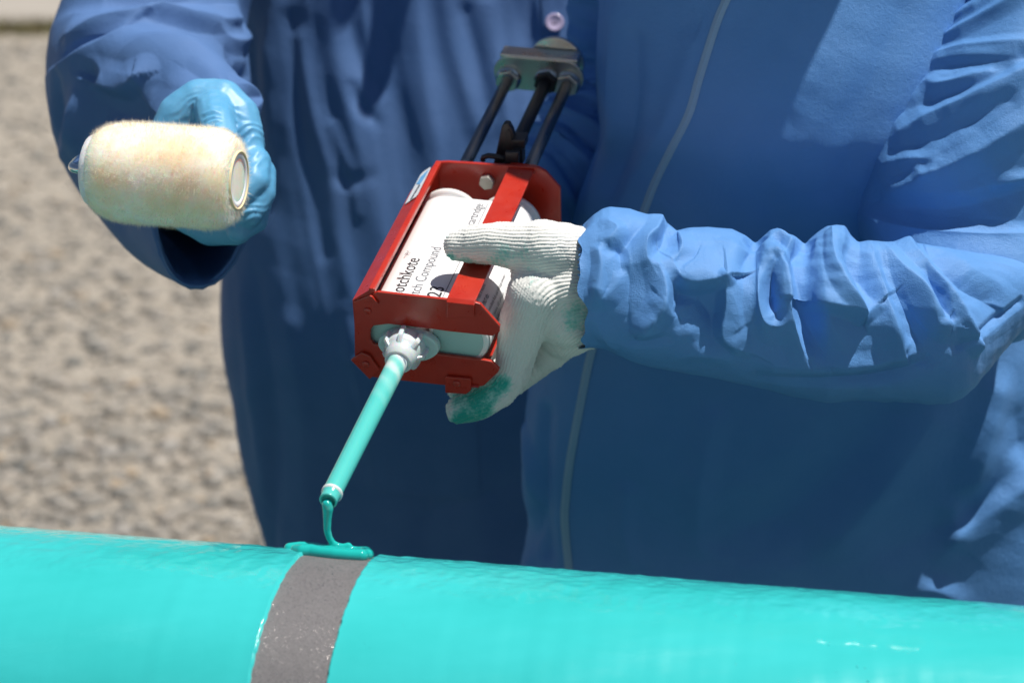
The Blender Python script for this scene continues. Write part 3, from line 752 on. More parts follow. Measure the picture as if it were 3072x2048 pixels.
# outlet head seen in the slot of the front plate
nc = Vector(gc(on_a(1222, 1030, 0)))
hd = G(nc.x, nc.y, 0.004)
hpts = []
for k in range(32):
    t = 2 * math.pi * k / 32; hpts.append(on_a(1232 + 92 * math.cos(t), 1024 + 8 * math.cos(t) + 47 * math.sin(t), 0.0035))
oh = mkb('outlet_head', prism(hpts, -GA * 0.0062, 0.002), M['teal_end'], cart)
col_c = on_a(1222, 1030, -0.002)
tipw = px_on(985, 1500, GW, col_c)   # keep the tip in the plane of the axis
tip_end = col_c - GA * 0.165
# aim the mixer so that its tip meets the photographed pixel
dxy = None
tp_ray = ray(984, 1502); tt = (tip_end - CAMP).dot(FWD) / tp_ray.dot(FWD); TIP = CAMP + tp_ray * tt
MA = (TIP - col_c).normalized(); ML = (TIP - col_c).length
V, F = lathe(col_c, MA, [(-0.001, 0.0125), (0.001, 0.0132), (0.009, 0.0130), (0.011, 0.0122), (0.0125, 0.0110), (0.017, 0.0108), (0.018, 0.0100), (0.0215, 0.0092), (0.022, 0.0082)], 48)
colr = mk('collar_nut', V, F, M['frosted'], cart)
u0 = MA.cross(Vector((0, 0, 1))).normalized(); v0 = MA.cross(u0)
for k in range(7):
    t = 2 * math.pi * k / 7 + 0.25; rdir = u0 * math.cos(t) + v0 * math.sin(t); tdir = -u0 * math.sin(t) + v0 * math.cos(t)
    pts = [col_c + MA * 0.0005 + rdir * 0.0115, col_c + MA * 0.0005 + rdir * 0.0156, col_c + MA * 0.003 + rdir * 0.0160, col_c + MA * 0.0105 + rdir * 0.0150, col_c + MA * 0.0150 + rdir * 0.0100]
    mkb('grip_fin', prism([p - tdir * 0.0016 for p in pts], tdir * 0.0032, 0.0009), M['frosted'], colr)
# tube
ns, ma = 150, 28; prof = []
for i in range(ns):
    t = i / (ns - 1); r = 0.0070 - 0.0009 * t
    if t > 0.965: r = 0.0057
    prof.append((0.016 + (ML - 0.016) * t, r))
prof += [(ML + 0.0001, 0.0046), (ML - 0.0015, 0.0040)]
V, F = lathe(col_c, MA, prof, ma, True, True)
me_t = mk('mixing_tube', V, F, M['mixer'], cart)
al = np.repeat([min(1, (s - 0.016) / (ML - 0.016)) for s, _ in prof], ma); an_ = np.tile(np.arange(ma) * 2 * math.pi / ma, len(prof))
fattr(me_t.data, 'along', al); fattr(me_t.data, 'swirl', an_ * 2 + al * 64)
V, F = lathe(col_c, MA, [(ML * 0.945, 0.0063), (ML * 0.948, 0.0068), (ML * 0.958, 0.0068), (ML * 0.962, 0.0060)], 28, False, False); mk('tip_ring', V, F, M['frosted'], me_t)

# ------------------------------------------------------------------ compound running out of the tip
def cpx(x, y, d): return Wp(x, y, d)
dt = (TIP - CAMP).dot(FWD)
caps = []
strm = [(982, 1512, 0.0052), (984, 1524, 0.0054), (983, 1540, 0.0046), (982, 1560, 0.0040), (982, 1590, 0.0036), (988, 1612, 0.0033), (998, 1628, 0.0031), (1012, 1637, 0.0034), (1030, 1641, 0.0036), (1045, 1637, 0.0036), (1050, 1644, 0.0036), (1036, 1650, 0.003)]
for (x0, y0, r0), (x1, y1, r1) in zip(strm[:-1], strm[1:]):
    f0 = min(1, max(0, (y0 - 1512) / 120)); f1 = min(1, max(0, (y1 - 1512) / 120))
    caps.append((Wp(x0, y0, dt + (1.30 - dt) * f0), r0 * 0.66, Wp(x1, y1, dt + (1.30 - dt) * f1), r1 * 0.66))
def onp(x, a, lift): return pp((x - 1000) * KPX * 1.3 * 1.02, a, PR + 0.001 + lift)
am = -0.38
rows_ = [[(872, am, .0034), (900, am - .02, .0044), (940, am - .02, .0046), (985, am + .0, .0040), (1030, am - .02, .0040), (1075, am - .03, .0042), (1104, am + .0, .0046), (1118, am + .07, .0040)],
         [(905, am + .08, .0034), (930, am + .11, .0042), (955, am + .10, .0046), (990, am + .12, .0040), (1030, am + .13, .0042), (1075, am + .13, .0040), (1108, am + .12, .0044), (1116, am + .04, .0040)],
         [(940, am + .02, .0036), (990, am + .05, .0036), (1040, am + .04, .0036), (1090, am + .05, .0036)]]
for rw in rows_:
    for (s0, a0, r0), (s1, a1, r1) in zip(rw[:-1], rw[1:]):
        caps.append((onp(s0, a0, r0 * 0.25), r0, onp(s1, a1, r1 * 0.25), r1))
me = remesh('compound_bead', capsules(caps), 0.0006, 5, 0.5)
o = mkm('compound_bead', me, M['compound']); tag(o, 'wet turquoise patch compound running from the nozzle tip onto the grey band', 'compound')

# ------------------------------------------------------------------ paint roller
roller = empty('paint_roller', Wp(490, 690, 1.45))
tag(roller, 'short paint roller with fluffy cream nap held up at the left by a blue glove', 'paint roller')
RA0 = Wp(290, 511, 1.458); RA1 = Wp(714, 541, 1.440)
RAX = (RA1 - RA0).normalized(); RL = (RA1 - RA0).length
ref = RAX.cross(Vector((0, 0, 1))).normalized(); RU = ref; RV = RAX.cross(RU)
RN = 0.0366
def nap_r(s):                       # outline of the pile
    t = s / RL
    a = np.clip(t / 0.30, 0, 1); b = np.clip((1 - t) / 0.20, 0, 1)
    e = lambda q: np.sqrt(np.clip(1 - (1 - q) ** 2.2, 0, 1))
    return 0.0225 + (RN - 0.0225) * np.minimum(0.22 + 0.78 * e(a), 0.05 + 0.95 * e(b))
S = np.linspace(0, 1, 70) * RL
V, F = lathe(RA0, RAX, [(0.0, 0.019)] + [(float(s), float(nap_r(s)) - 0.0024) for s in S] + [(RL, 0.019)], 72)
mk('nap_backing', V, F, M['nap_base'], roller)
NSR = 48000
s = rng.random(NSR) * RL; th = rng.random(NSR) * 2 * math.pi
r1 = nap_r(s); r0 = r1 - 0.0052
clump = vnoise(np.stack([s * 260, np.cos(th) * 9, np.sin(th) * 9], 1)); r1 = r1 + 0.0010 * clump + rng.normal(0, 0.0006, NSR) - 0.0004
far = rng.random(NSR) < 0.05; r1 = np.where(far, r1 + rng.random(NSR) ** 2 * 0.0034, r1)
axv, uv, vv = (np.array(x) for x in (RAX, RU, RV))
t_ = s / RL; splay = np.where(t_ < 0.16, -(0.16 - t_) * 0.004, np.where(t_ > 0.86, (t_ - 0.86) * 0.012, 0))
ds = splay + rng.normal(0, 0.0014, NSR); dth = rng.normal(0, 0.05, NSR) + 0.05 * vnoise(np.stack([s * 120, np.cos(th) * 5 + 9, np.sin(th) * 5], 1))
def rp_(s, th, r): return np.array(RA0) + s[:, None] * axv + (r * np.cos(th))[:, None] * uv + (r * np.sin(th))[:, None] * vv
b0 = rp_(s, th, r0); b1 = rp_(s + ds * 0.45, th + dth * 0.4, (r0 + r1) / 2); b2 = rp_(s + ds, th + dth, r1)
wdir = rng.normal(0, 1, (NSR, 3)); wdir /= np.linalg.norm(wdir, axis=1, keepdims=True); w0 = wdir * 0.00011; w1 = wdir * 0.00009
V = np.stack([b0 - w0, b0 + w0, b1 + w1, b1 - w1, b2], 1).reshape(-1, 3)
o5 = (np.arange(NSR) * 5)[:, None]
Q = np.concatenate([o5 + [0, 1, 2], o5 + [0, 2, 3], o5 + [3, 2, 4]])
o = mkm('nap_fibres', fast_mesh('nap_fibres', V, Q), M['nap'], roller, False); o['kind'] = 'stuff'
# hollow core with stepped end caps
V, F = lathe(RA1 - RAX * 0.006, RAX, [(0, 0.0202), (0.0072, 0.0204), (0.0076, 0.0196), (0.0074, 0.0188), (0.002, 0.0186)], 56, True, False); mk('core_tube', V, F, M['core'], roller)
V, F = lathe(RA1, RAX, [(-0.004, 0.0187), (0.0004, 0.0186), (0.0009, 0.0178), (0.0006, 0.0150), (-0.0012, 0.0144), (-0.0014, 0.0118), (-0.004, 0.0112), (-0.006, 0.0070), (-0.0072, 0.0060), (-0.0072, 0.0004)], 56, False, True); mk('end_cap', V, F, M['cap'], roller)
V, F = lathe(RA0, -RAX, [(-0.012, 0.0262), (-0.0005, 0.0258), (0.0038, 0.0240), (0.0052, 0.0205), (0.0052, 0.004)], 56, False, True); mk('end_cap', V, F, M['cap'], roller)
# wire frame: out of the left end, back round to the handle
bkd = Vector((0, 1, 0)); pth = [RA0 + RAX * 0.02, RA0 - RAX * 0.004, RA0 - RAX * 0.0125]
for k in range(1, 6):
    t = math.pi / 2 * k / 5; pth.append(RA0 - RAX * (0.0125 + 0.006 * math.sin(t)) + bkd * (0.006 * (1 - math.cos(t))))
pth += [RA0 - RAX * 0.0185 + bkd * 0.03, RA0 - RAX * 0.014 + bkd * 0.048, RA0 + RAX * 0.01 + bkd * 0.058, Wp(560, 520, 1.535), Wp(640, 515, 1.545)]
V, F = tube(pth, 0.0033, 16); mk('wire_frame', V, F, M['chrome'], roller)
V, F = tube([Wp(632, 470, 1.538), Wp(640, 520, 1.548), Wp(655, 600, 1.565), Wp(668, 650, 1.575)], [0.011, 0.0125, 0.013, 0.012], 18); mk('handle', V, F, M['grip'], roller)

# ------------------------------------------------------------------ people
def Wy(x, y, yw):
    d = ray(x, y); return CAMP + d * ((yw - CAMP.y) / d.y)
def torso(rows, n, m, e=0.92):
    """world-horizontal rings: (photo y, left x, right x, depth y, front half, back half)"""
    K = []
    for py, xl, xr, yc, vf, vb in rows:
        a = Wy(xl, py, yc); b = Wy(xr, py, yc); K.append((0.5 * (a.x + b.x), 0.5 * (b.x - a.x), yc, vf, vb, 0.5 * (a.z + b.z)))
    K = catmull(K, n); th = np.linspace(0, 2 * math.pi, m, endpoint=False)
    c, s = np.cos(th), np.sin(th); c = np.sign(c) * np.abs(c) ** e; s = np.sign(s) * np.abs(s) ** e
    X = K[:, 0:1] + K[:, 1:2] * c; Y = K[:, 2:3] - np.where(s > 0, K[:, 3:4], K[:, 4:5]) * s; Z = np.repeat(K[:, 5:6], m, 1)
    V = np.stack([X, Y, Z], -1).reshape(-1, 3); Q = grid_faces(n, m)
    return V, Q
def loft(secs, n, m, e=1.0):
    """secs: (C, U, V) world vectors"""
    K = catmull([list(C) + list(U) + list(W_) for C, U, W_ in secs], n); th = np.linspace(0, 2 * math.pi, m, endpoint=False)
    c, s = np.cos(th), np.sin(th); c = np.sign(c) * np.abs(c) ** e; s = np.sign(s) * np.abs(s) ** e
    V = K[:, None, 0:3] + K[:, None, 3:6] * c[None, :, None] + K[:, None, 6:9] * s[None, :, None]
    return V.reshape(-1, 3), grid_faces(n, m)
def orient(V, Q):
    """make quads face outward for a convex-ish tube"""
    N = vnormals(V, Q); c = V.reshape(-1, 3).mean(0)
    return Q if ((V - c) * N).sum() > 0 else Q[:, ::-1]
def wrinkle(V, Q, amp, fx, seed, ax=(1, 1, 1), p=1.0):
    """soft ridged wrinkles, stretched along one world axis"""
    N = vnormals(V, Q); P = V * np.array(ax) * fx + seed
    P = P + 0.6 * np.stack([vnoise(P * 0.7 + 11), vnoise(P * 0.7 + 23), vnoise(P * 0.7 + 37)], 1)
    r = 1 - np.abs(vnoise(P)) * 2; return V + N * (amp * (r - 0.4) * p)[:, None] if hasattr(p, '__len__') else V + N * (amp * (r - 0.4))[:, None]

def crumple(V, Q, amp, f, seed, k=5):
    """sharp-creased flat facets, as in thin stiff cloth"""
    N = vnormals(V, Q); r_ = np.random.default_rng(seed); h = np.zeros(len(V))
    W0 = np.stack([vnoise(V * f * 0.35 + seed), vnoise(V * f * 0.35 + seed + 17), vnoise(V * f * 0.35 + seed + 41)], 1) * (0.9 / f)
    for _ in range(k):
        d = r_.normal(0, 1, 3); d /= np.linalg.norm(d); t = ((V + W0) @ d) * f * r_.uniform(0.6, 1.4) + r_.random() * 9
        h += np.abs(t - np.floor(t) - 0.5) * 2 * r_.uniform(0.5, 1.0) * np.clip(0.6 + 1.6 * vnoise(V * f * 0.5 + r_.random() * 50), 0, 1.4)
    return V + N * (amp * (h - h.mean()))[:, None]
def wrinkle2(V, Q, amp, f1, f2, ang, seed, mask=1.0):
    """long folds running at an angle down the front of a garment"""
    N = vnormals(V, Q); ca, sa = math.cos(ang), math.sin(ang)
    ac = V[:, 0] * ca + V[:, 2] * sa; al = -V[:, 0] * sa + V[:, 2] * ca
    w = 0.35 * vnoise(V * 9 + seed); P = np.stack([ac * f1 + w + seed, al * f2 + seed, V[:, 1] * f1 * 0.25], 1)
    r = 1 - 2 * np.abs(vnoise(P)); r2 = vnoise(P * np.array([2.3, 2.0, 2.0]) + 31)
    return V + N * (amp * (r - 0.4 + 0.45 * r2) * mask)[:, None]

# ---- the person behind: long blue cotton coat
perA = empty('person', Vector((0.03, 0.63, 0)))
tag(perA, 'person in a long dark blue cotton coat standing behind, holding up the paint roller', 'person')
rowsA = [(-830, 1420, 1700, .655, .07, .07), (-780, 1280, 1850, .655, .085, .085), (-700, 1020, 2080, .655, .10, .10), (-560, 800, 2230, .65, .11, .12), (-300, 725, 2270, .645, .119, .12),
         (0, 695, 2270, .64, .128, .12), (250, 690, 2270, .63, .136, .12), (500, 680, 2270, .62, .142, .12), (760, 668, 2270, .612, .150, .13), (920, 662, 2270, .61, .150, .13),
         (1060, 674, 2270, .613, .142, .13), (1200, 700, 2270, .62, .130, .13), (1350, 724, 2260, .628, .118, .13), (1500, 760, 2250, .632, .110, .13), (1640, 800, 2240, .634, .108, .13),
         (1900, 840, 2230, .635, .108, .13), (2200, 860, 2220, .635, .108, .13), (2480, 870, 2215, .635, .108, .13)]
V, Q = torso(rowsA, 520, 640, 0.88); Q = orient(V, Q)
stA = [
    (17, 17, 2, [(1158, -60, -7), (1165, 80, -9), (1180, 220, -10), (1200, 340, -9), (1222, 450, -8), (1235, 560, -5), (1240, 640, -2)]),
    (10, 20, 2, [(1240, -40, 5), (1255, 120, 7), (1275, 280, 7), (1300, 420, 6), (1320, 560, 4)]),
    (14, 12, 2, [(985, -60, 5), (1005, 140, 6), (1035, 280, 7), (1075, 430, 7), (1110, 600, 6), (1150, 800, 4)]),
    (9, 9, 2, [(1040, -20, -6), (1058, 110, -7), (1085, 200, -6), (1128, 262, -4)]),
    (5, 6, 2, [(1062, 262, -3), (1080, 310, -6), (1105, 345, -5), (1130, 370, -2)]),
    (9, 9, 2, [(905, 120, 4), (925, 260, 6), (965, 420, 6), (1000, 560, 5), (1020, 720, 4), (1060, 900, 4)]),
    (8, 8, 2, [(870, 60, -3), (890, 230, -5), (905, 420, -4), (940, 580, -3), (975, 760, -3)]),
    (6, 6, 2, [(1000, 380, 3), (1030, 460, 4), (1060, 540, 3), (1075, 640, 2)]),
    (7, 7, 2, [(1020, 535, -3), (1060, 545, -4), (1110, 530, -2)]),
    (9, 9, 2, [(1330, -20, 3), (1350, 120, 4), (1390, 260, 4), (1430, 380, 3)]),
    (8, 8, 2, [(1400, 40, -4), (1430, 160, -5), (1450, 260, -4), (1470, 330, -3)]),
    (7, 9, 2, [(1470, 20, 3), (1490, 140, 4), (1500, 260, 4), (1520, 380, 3)]),
    (6, 10, 2, [(1600, -60, -6), (1590, 30, -9), (1590, 110, -9), (1600, 200, -7), (1610, 300, -4)]),
    (12, 12, 2, [(830, 20, 3), (800, 140, 6), (795, 260, 5), (800, 420, 3)]),
    (16, 16, 2, [(760, 120, -8), (752, 240, -10), (760, 420, -9), (770, 600, -8)]),
    (9, 13, 2, [(770, 840, -4), (790, 1000, -7), (812, 1150, -9), (822, 1300, -10), (822, 1450, -10), (815, 1640, -8), (815, 1900, -6)]),
    (14, 9, 2, [(720, 900, 3), (740, 1050, 5), (755, 1200, 6), (780, 1360, 6), (800, 1500, 4)]),
    (14, 14, 2, [(870, 980, 5), (900, 1150, 6), (915, 1350, 6), (920, 1600, 5), (920, 1900, 5)]),
    (8, 9, 2, [(1045, 940, 3), (1052, 1010, 5), (1056, 1072, 6), (1070, 1100, 2)]),
    (4, 5, 2, [(1062, 1078, 2), (1078, 1150, 4), (1095, 1240, 3), (1110, 1340, 2), (1125, 1450, 2)]),
    (20, 20, 2, [(1300, 1150, -6), (1290, 1400, -8), (1280, 1700, -8)]),
    (14, 14, 2, [(1420, 1250, 4), (1430, 1450, 5), (1450, 1700, 5)]),
    (8, 8, 2, [(1260, 1560, -2), (1400, 1500, -3), (1560, 1440, -3)]),
]
V = fold(V, Q, [(a_, b_, c_, [(x_, y_, z_ * 0.6) for x_, y_, z_ in p_]) for a_, b_, c_, p_ in stA], 0.3)
pxv, _ = to_px(V); mk_ = np.clip((1250 - pxv[:, 1]) / 500, 0.25, 1)
V = wrinkle2(V, Q, 0.0013, 22, 1.8, rad(15), 3.0, mk_); V = wrinkle2(V, Q, 0.0005, 62, 4.0, rad(10), 7.0, mk_)
V = crumple(V, Q, 0.0005, 22, 3)
coatA = mkm('coat', fast_mesh('coat', V, Q), M['coat'], perA)
bvA = BVHTree.FromPolygons(V.tolist(), Q.tolist())
def on_bvh(bv, x, y, off):
    h = bv.ray_cast(CAMP, ray(x, y)); return (h[0] + h[1] * (off if h[1].dot(ray(x, y)) < 0 else -off)) if h[0] is not None else None
def ribbon(bv, ptsL, ptsR, off, th, n=40):
    """a strip lying on a garment between two photo lines"""
    L = catmull(ptsL, n); R = catmull(ptsR, n); rows = []
    for (a, b) in zip(L, R):
        row = []
        for t in np.linspace(0, 1, 7):
            x, y = a + (b - a) * t; e = off + th * (1 - abs(2 * t - 1) ** 6); p = on_bvh(bv, x, y, e); row.append(p)
        rows.append(row)
    V = []; ok = []
    for r_ in rows:
        if any(p is None for p in r_): continue
        V += r_; ok.append(1)
    k = len(ok); return V, [tuple(int(i) for i in q) for q in grid_faces(k, 7, False)]
# button band and button
V, F = ribbon(bvA, [(1618, -150), (1622, -40), (1628, 60), (1640, 180), (1652, 330)], [(1712, -150), (1716, -40), (1720, 60), (1728, 180), (1738, 330)], 0.0012, 0.0018)
mk('button_band', V, F, M['coat'], coatA)
bp = on_bvh(bvA, 1661, 70, 0.0050); bn = (CAMP - bp).normalized(); bn = (bn + Vector((0, -0.25, 0.35))).normalized()
V, F = lathe(bp, bn, [(-0.0015, 0.0072), (0, 0.0080), (0.0014, 0.0084), (0.0022, 0.0078), (0.0022, 0.0064), (0.0012, 0.0050), (0.0010, 0.0003)], 40); bt = mk('button', V, F, M['button'], coatA)
bu = bn.cross(Vector((0, 0, 1))).normalized(); bv_ = bn.cross(bu)
for sx in (-1, 1):
    V, F = tube([bp + bn * 0.0014 + bu * 0.0013 * sx - bv_ * 0.0015, bp + bn * 0.0018 + bu * 0.0013 * sx, bp + bn * 0.0014 + bu * 0.0013 * sx + bv_ * 0.0015], 0.0004, 6); mk('button_thread', V, F, M['thread'], bt)
# patch pocket low on the coat
V, F = ribbon(bvA, [(1062, 1082), (1075, 1150), (1092, 1240), (1112, 1350), (1130, 1470)], [(1420, 1110), (1425, 1180), (1430, 1270), (1436, 1380), (1440, 1490)], 0.0010, 0.0016)
mk('pocket', V, F, M['coat'], coatA)

# raised sleeve
def sec(C, U, W_): 
    x, y, d = C; return Wp(x, y, d), Wd(*U, d), Wd(*W_, d)
secA = [sec((800, -660, 1.95), (150, -90, 0), (0, 40, .08)), sec((640, -420, 1.87), (250, -50, 0), (0, 60, .10)), sec((520, -180, 1.80), (275, -20, 0), (0, 80, .105)),
        sec((468, 20, 1.80), (268, 0, 0), (0, 70, .10)), sec((455, 115, 1.795), (282, 8, 0), (0, 65, .10)), sec((450, 205, 1.785), (292, 15, 0), (0, 120, .105)),
        sec((447, 300, 1.765), (300, 25, 0), (-10, 168, .10)), sec((465, 400, 1.725), (308, 30, 0), (-30, 250, .075)),
        sec((520, 470, 1.675), (270, 10, 0), (-30, 310, .05)), sec((575, 525, 1.625), (208, -20, 0), (-20, 318, .03)), sec((612, 556, 1.58), (158, -30, 0), (-16, 300, .015)),
        sec((616, 556, 1.578), (150, -30, 0), (-16, 292, .015)), sec((600, 540, 1.62), (142, -20, 0), (-10, 262, .02)), sec((570, 500, 1.68), (120, 0, 0), (-10, 200, .03))]
V, Q = loft(secA, 460, 420, 0.94)
Nn = vnormals(V, Q); c = np.repeat(catmull([list(s_[0]) for s_ in secA], 460), 420, 0)
if ((V - c) * Nn).sum() < 0: Q = Q[:, ::-1]
stS = [
    (22, 13, 2, [(285, 25, -6), (400, 4, -10), (520, -2, -11), (640, 12, -8)]),
    (12, 8, 2, [(212, 108, 6), (290, 80, 12), (400, 61, 14), (470, 46, 14), (600, 63, 14), (705, 60, 8)]),
    (4, 5, 2, [(205, 162, -4), (260, 137, -9), (340, 113, -10), (430, 71, -7)]),
    (3.5, 18, 1.7, [(148, 224, 4), (200, 194, 11), (280, 149, 14), (360, 103, 14), (455, 53, 6)]),
    (20, 24, 2, [(330, 225, 4), (390, 165, 11), (470, 140, 13), (560, 150, 13), (640, 190, 8)]),
    (12, 3.5, 1.8, [(282, 252, 6), (315, 262, 14), (365, 276, 15), (400, 264, 14), (428, 250, 9)]),
    (17, 17, 2, [(300, 325, -10), (350, 345, -20), (400, 355, -22), (440, 352, -12)]),
    (12, 4, 1.8, [(428, 250, 6), (432, 300, 8), (462, 336, 8), (500, 352, 4)]),
    (10, 12, 2, [(255, 268, 5), (238, 330, 12), (226, 400, 14), (202, 466, 7)]),
    (6, 6, 2, [(256, 214, -3), (280, 225, -9), (298, 240, -5)]),
    (7, 8, 2, [(186, 240, -4), (172, 350, -8), (176, 450, -6)]),
    (16, 14, 2, [(285, 330, -6), (275, 450, -14), (285, 560, -14), (345, 640, -6)]),
    (9, 9, 2, [(500, 720, 4), (560, 790, 5), (590, 850, 4)]),
    (7, 7, 2, [(640, 85, 4), (690, 125, 8), (735, 115, 8), (748, 75, 5)]),
    (8, 7, 2, [(690, 185, -5), (712, 228, -10), (742, 235, -7)]),
    (8, 8, 2, [(690, 250, 3), (738, 280, 11), (758, 312, 12), (742, 342, 4)]),
    (7, 9, 2, [(560, 210, -3), (620, 235, -5), (690, 250, -3)]),
]
V = fold(V, Q, [(a_, b_, c_, [(x_, y_, z_ * 0.8) for x_, y_, z_ in p_]) for a_, b_, c_, p_ in stS], 0.7); V = crumple(V, Q, 0.0014, 20, 8)
mkm('sleeve', fast_mesh('sleeve', V, Q), M['coat'], perA)
C_, U_, W_ = sec((613, 556, 1.579), (157, -30, 0), (-16, 299, .015))
ring = [C_ + U_ * math.cos(t) + W_ * math.sin(t) for t in np.linspace(0, 2 * math.pi, 61)]
Vh, Fh = tube([p + Vector((random.uniform(-.0006, .0006), random.uniform(-.0006, .0006), random.uniform(-.0008, .0008))) for p in ring], 0.0026, 8, False); mk('cuff_hem', Vh, Fh, M['coat'], perA)
# far sleeve, out of sight behind the other person
V, F = tube([Wy(2150, -560, .66), Wy(2330, -150, .67), Wy(2380, 300, .66), Wy(2330, 700, .60), Wy(2250, 800, .55)], [.06, .075, .07, .06, .05], 28); mk('sleeve', V, F, M['coat'], perA)

# nitrile glove closed on the handle
def chain(pts):
    out = []
    for (x0, y0, d0, r0), (x1, y1, d1, r1) in zip(pts[:-1], pts[1:]): out.append((Wp(x0, y0, d0), r0, Wp(x1, y1, d1), r1))
    return out
caps = []
caps += chain([(585, 560, 1.66, .030), (600, 540, 1.60, .030), (615, 500, 1.565, .030)])                 # wrist
caps += chain([(560, 420, 1.560, .026), (640, 400, 1.555, .028), (690, 440, 1.555, .026), (690, 540, 1.56, .028), (640, 600, 1.565, .027)])   # palm and back
caps += chain([(510, 410, 1.545, .016), (540, 345, 1.545, .0165), (600, 305, 1.545, .0168), (665, 305, 1.543, .0165), (712, 350, 1.540, .0165), (728, 410, 1.535, .0160)])  # index finger side, arched over the top
caps += chain([(640, 330, 1.530, .0145), (650, 370, 1.512, .0140), (662, 420, 1.500, .0130), (664, 470, 1.495, .0120)])   # thumb over the handle
caps += chain([(728, 410, 1.535, .0145), (742, 450, 1.53, .0125), (735, 500, 1.525, .0115)])
caps += chain([(716, 470, 1.53, .0125), (762, 490, 1.525, .0125), (758, 545, 1.515, .0122), (722, 580, 1.51, .0112)])
caps += chain([(730, 540, 1.535, .0120), (786, 520, 1.53, .0105), (782, 580, 1.522, .0112), (745, 640, 1.515, .0105)])
caps += chain([(730, 600, 1.54, .0115), (776, 600, 1.535, .0098), (762, 660, 1.528, .0100), (716, 690, 1.52, .0092)])
caps += chain([(560, 640, 1.56, .014), (630, 676, 1.555, .0150), (705, 680, 1.55, .0140), (740, 660, 1.54, .011)])
me = remesh('glove', capsules(caps), 0.0013, 4, 0.5)
V, N = mesh_np(me)
px, _ = to_px(V)
# creases where the film is stretched across the knuckles
cr_ = np.zeros(len(V))
for (x, y, R0, n_) in ((742, 400, 55, 5), (650, 385, 70, 6), (600, 330, 60, 4), (765, 520, 40, 3), (735, 640, 60, 3)):
    d = np.hypot(px[:, 0] - x, px[:, 1] - y); cr_ += np.exp(-(d / R0) ** 2) * (1 - 2 * np.abs(np.sin((px[:, 1] * 0.9 + px[:, 0] * 0.35 + 40 * vnoise(V * 70)) * math.pi / 30.0))) * np.clip(vnoise(V * 90) * 2 + 0.5, 0, 1)
V += N * (0.0007 * cr_ + 0.0005 * vnoise(V * 120))[:, None]; set_co(me, V)
mkm('glove', me, M['nitrile'], perA)

# bodies under the clothes
def body(name, parent, cx, cy, headc, wr_pts, lean, m, bend=0.0):
    H = Vector(headc); caps = []
    neck = H + Vector((0, 0.03, -0.115)); sh = Vector((cx, cy, 1.36))
    hip = Vector((cx, cy, 0.92))
    caps += [(hip, .10, Vector((cx, cy, 1.12)), .085), (Vector((cx, cy, 1.12)), .085, sh, .075), (sh, .055, neck, .05), (neck, .05, H + Vector((0, 0.01, -0.04)), .06)]
    for s in (-1, 1):
        caps += [(sh, .06, sh + Vector((.11 * s, 0, -.01)), .045)]
        k = Vector((cx + .09 * s, cy, .48)); f = Vector((cx + .10 * s, cy + .02, .07)); caps += [(hip + Vector((.05 * s, 0, -.02)), .075, k, .05), (k, .05, f, .038), (f, .038, f + Vector((0, -.14, -.035)), .032)]
    caps += [(H + Vector((0, .015, .035)), .082, H + Vector((0, -.012, .0)), .078), (H + Vector((0, -.02, -.03)), .066, H + Vector((0, -.052, -.075)), .036)]
    fx = Vector((0, -1, 0)); caps += [(H + Vector((0, -.082, .012)), .010, H + Vector((0, -.104, -.028)), .013)]
    for s in (-1, 1):
        caps += [(H + Vector((.080 * s, .01, .01)), .011, H + Vector((.078 * s, .008, -.025)), .009), (H + Vector((.032 * s, -.085, .022)), .010, H + Vector((.045 * s, -.08, .024)), .009)]
    caps += [(H + Vector((-.02, -.088, -.056)), .007, H + Vector((.02, -.088, -.056)), .007)]
    for pts in wr_pts:
        for (p0, r0), (p1, r1) in zip(pts[:-1], pts[1:]): caps.append((Vector(p0), r0, Vector(p1), r1))
    me = remesh(name, capsules(caps, 12), 0.007, 3, 0.5); return mkm(name, me, m, parent)
hA = Vector((0.03, 0.60, 1.64))
body('body', perA, 0.02, 0.64, hA, [[(Wp(800, -620, 1.97), .04), (Wp(520, -180, 1.82), .036), (Wp(455, 170, 1.80), .034), (Wp(520, 430, 1.70), .03), (Wp(605, 550, 1.60), .024)], [(Wy(2150, -540, .66), .045), (Wy(2370, 300, .66), .04), (Wy(2260, 800, .55), .025)]], 0, M['skin'])
V, F = capsules([(hA + Vector((0, .03, .05)), .086, hA + Vector((0, .035, -.01)), .084)], 20); mk('hair', V, F, M['hair'], perA)
def leg(x, y, parent, m, z1=0.9):
    V, F = tube([Vector((x, y, z1)), Vector((x + .01, y - .01, .5)), Vector((x + .01, y + .01, .11))], [.105, .085, .075], 26); mk('trouser_leg', V, F, m, parent)
    V, F = capsules([(Vector((x + .01, y + .03, .045)), .045, Vector((x + .02, y - .12, .036)), .036)], 16); mk('boot', V, F, M['boot'], parent)
for s in (-1, 1): leg(0.02 + .10 * s, 0.66, perA, M['trousers'], 0.55)
V, F = capsules([(Wy(2250, 800, .55), .03, Wy(2200, 860, .52), .035), (Wy(2200, 860, .52), .03, Wy(2150, 930, .50), .028)], 16); mkm('glove', remesh('glove', (V, F), .003, 3), M['nitrile'], perA)

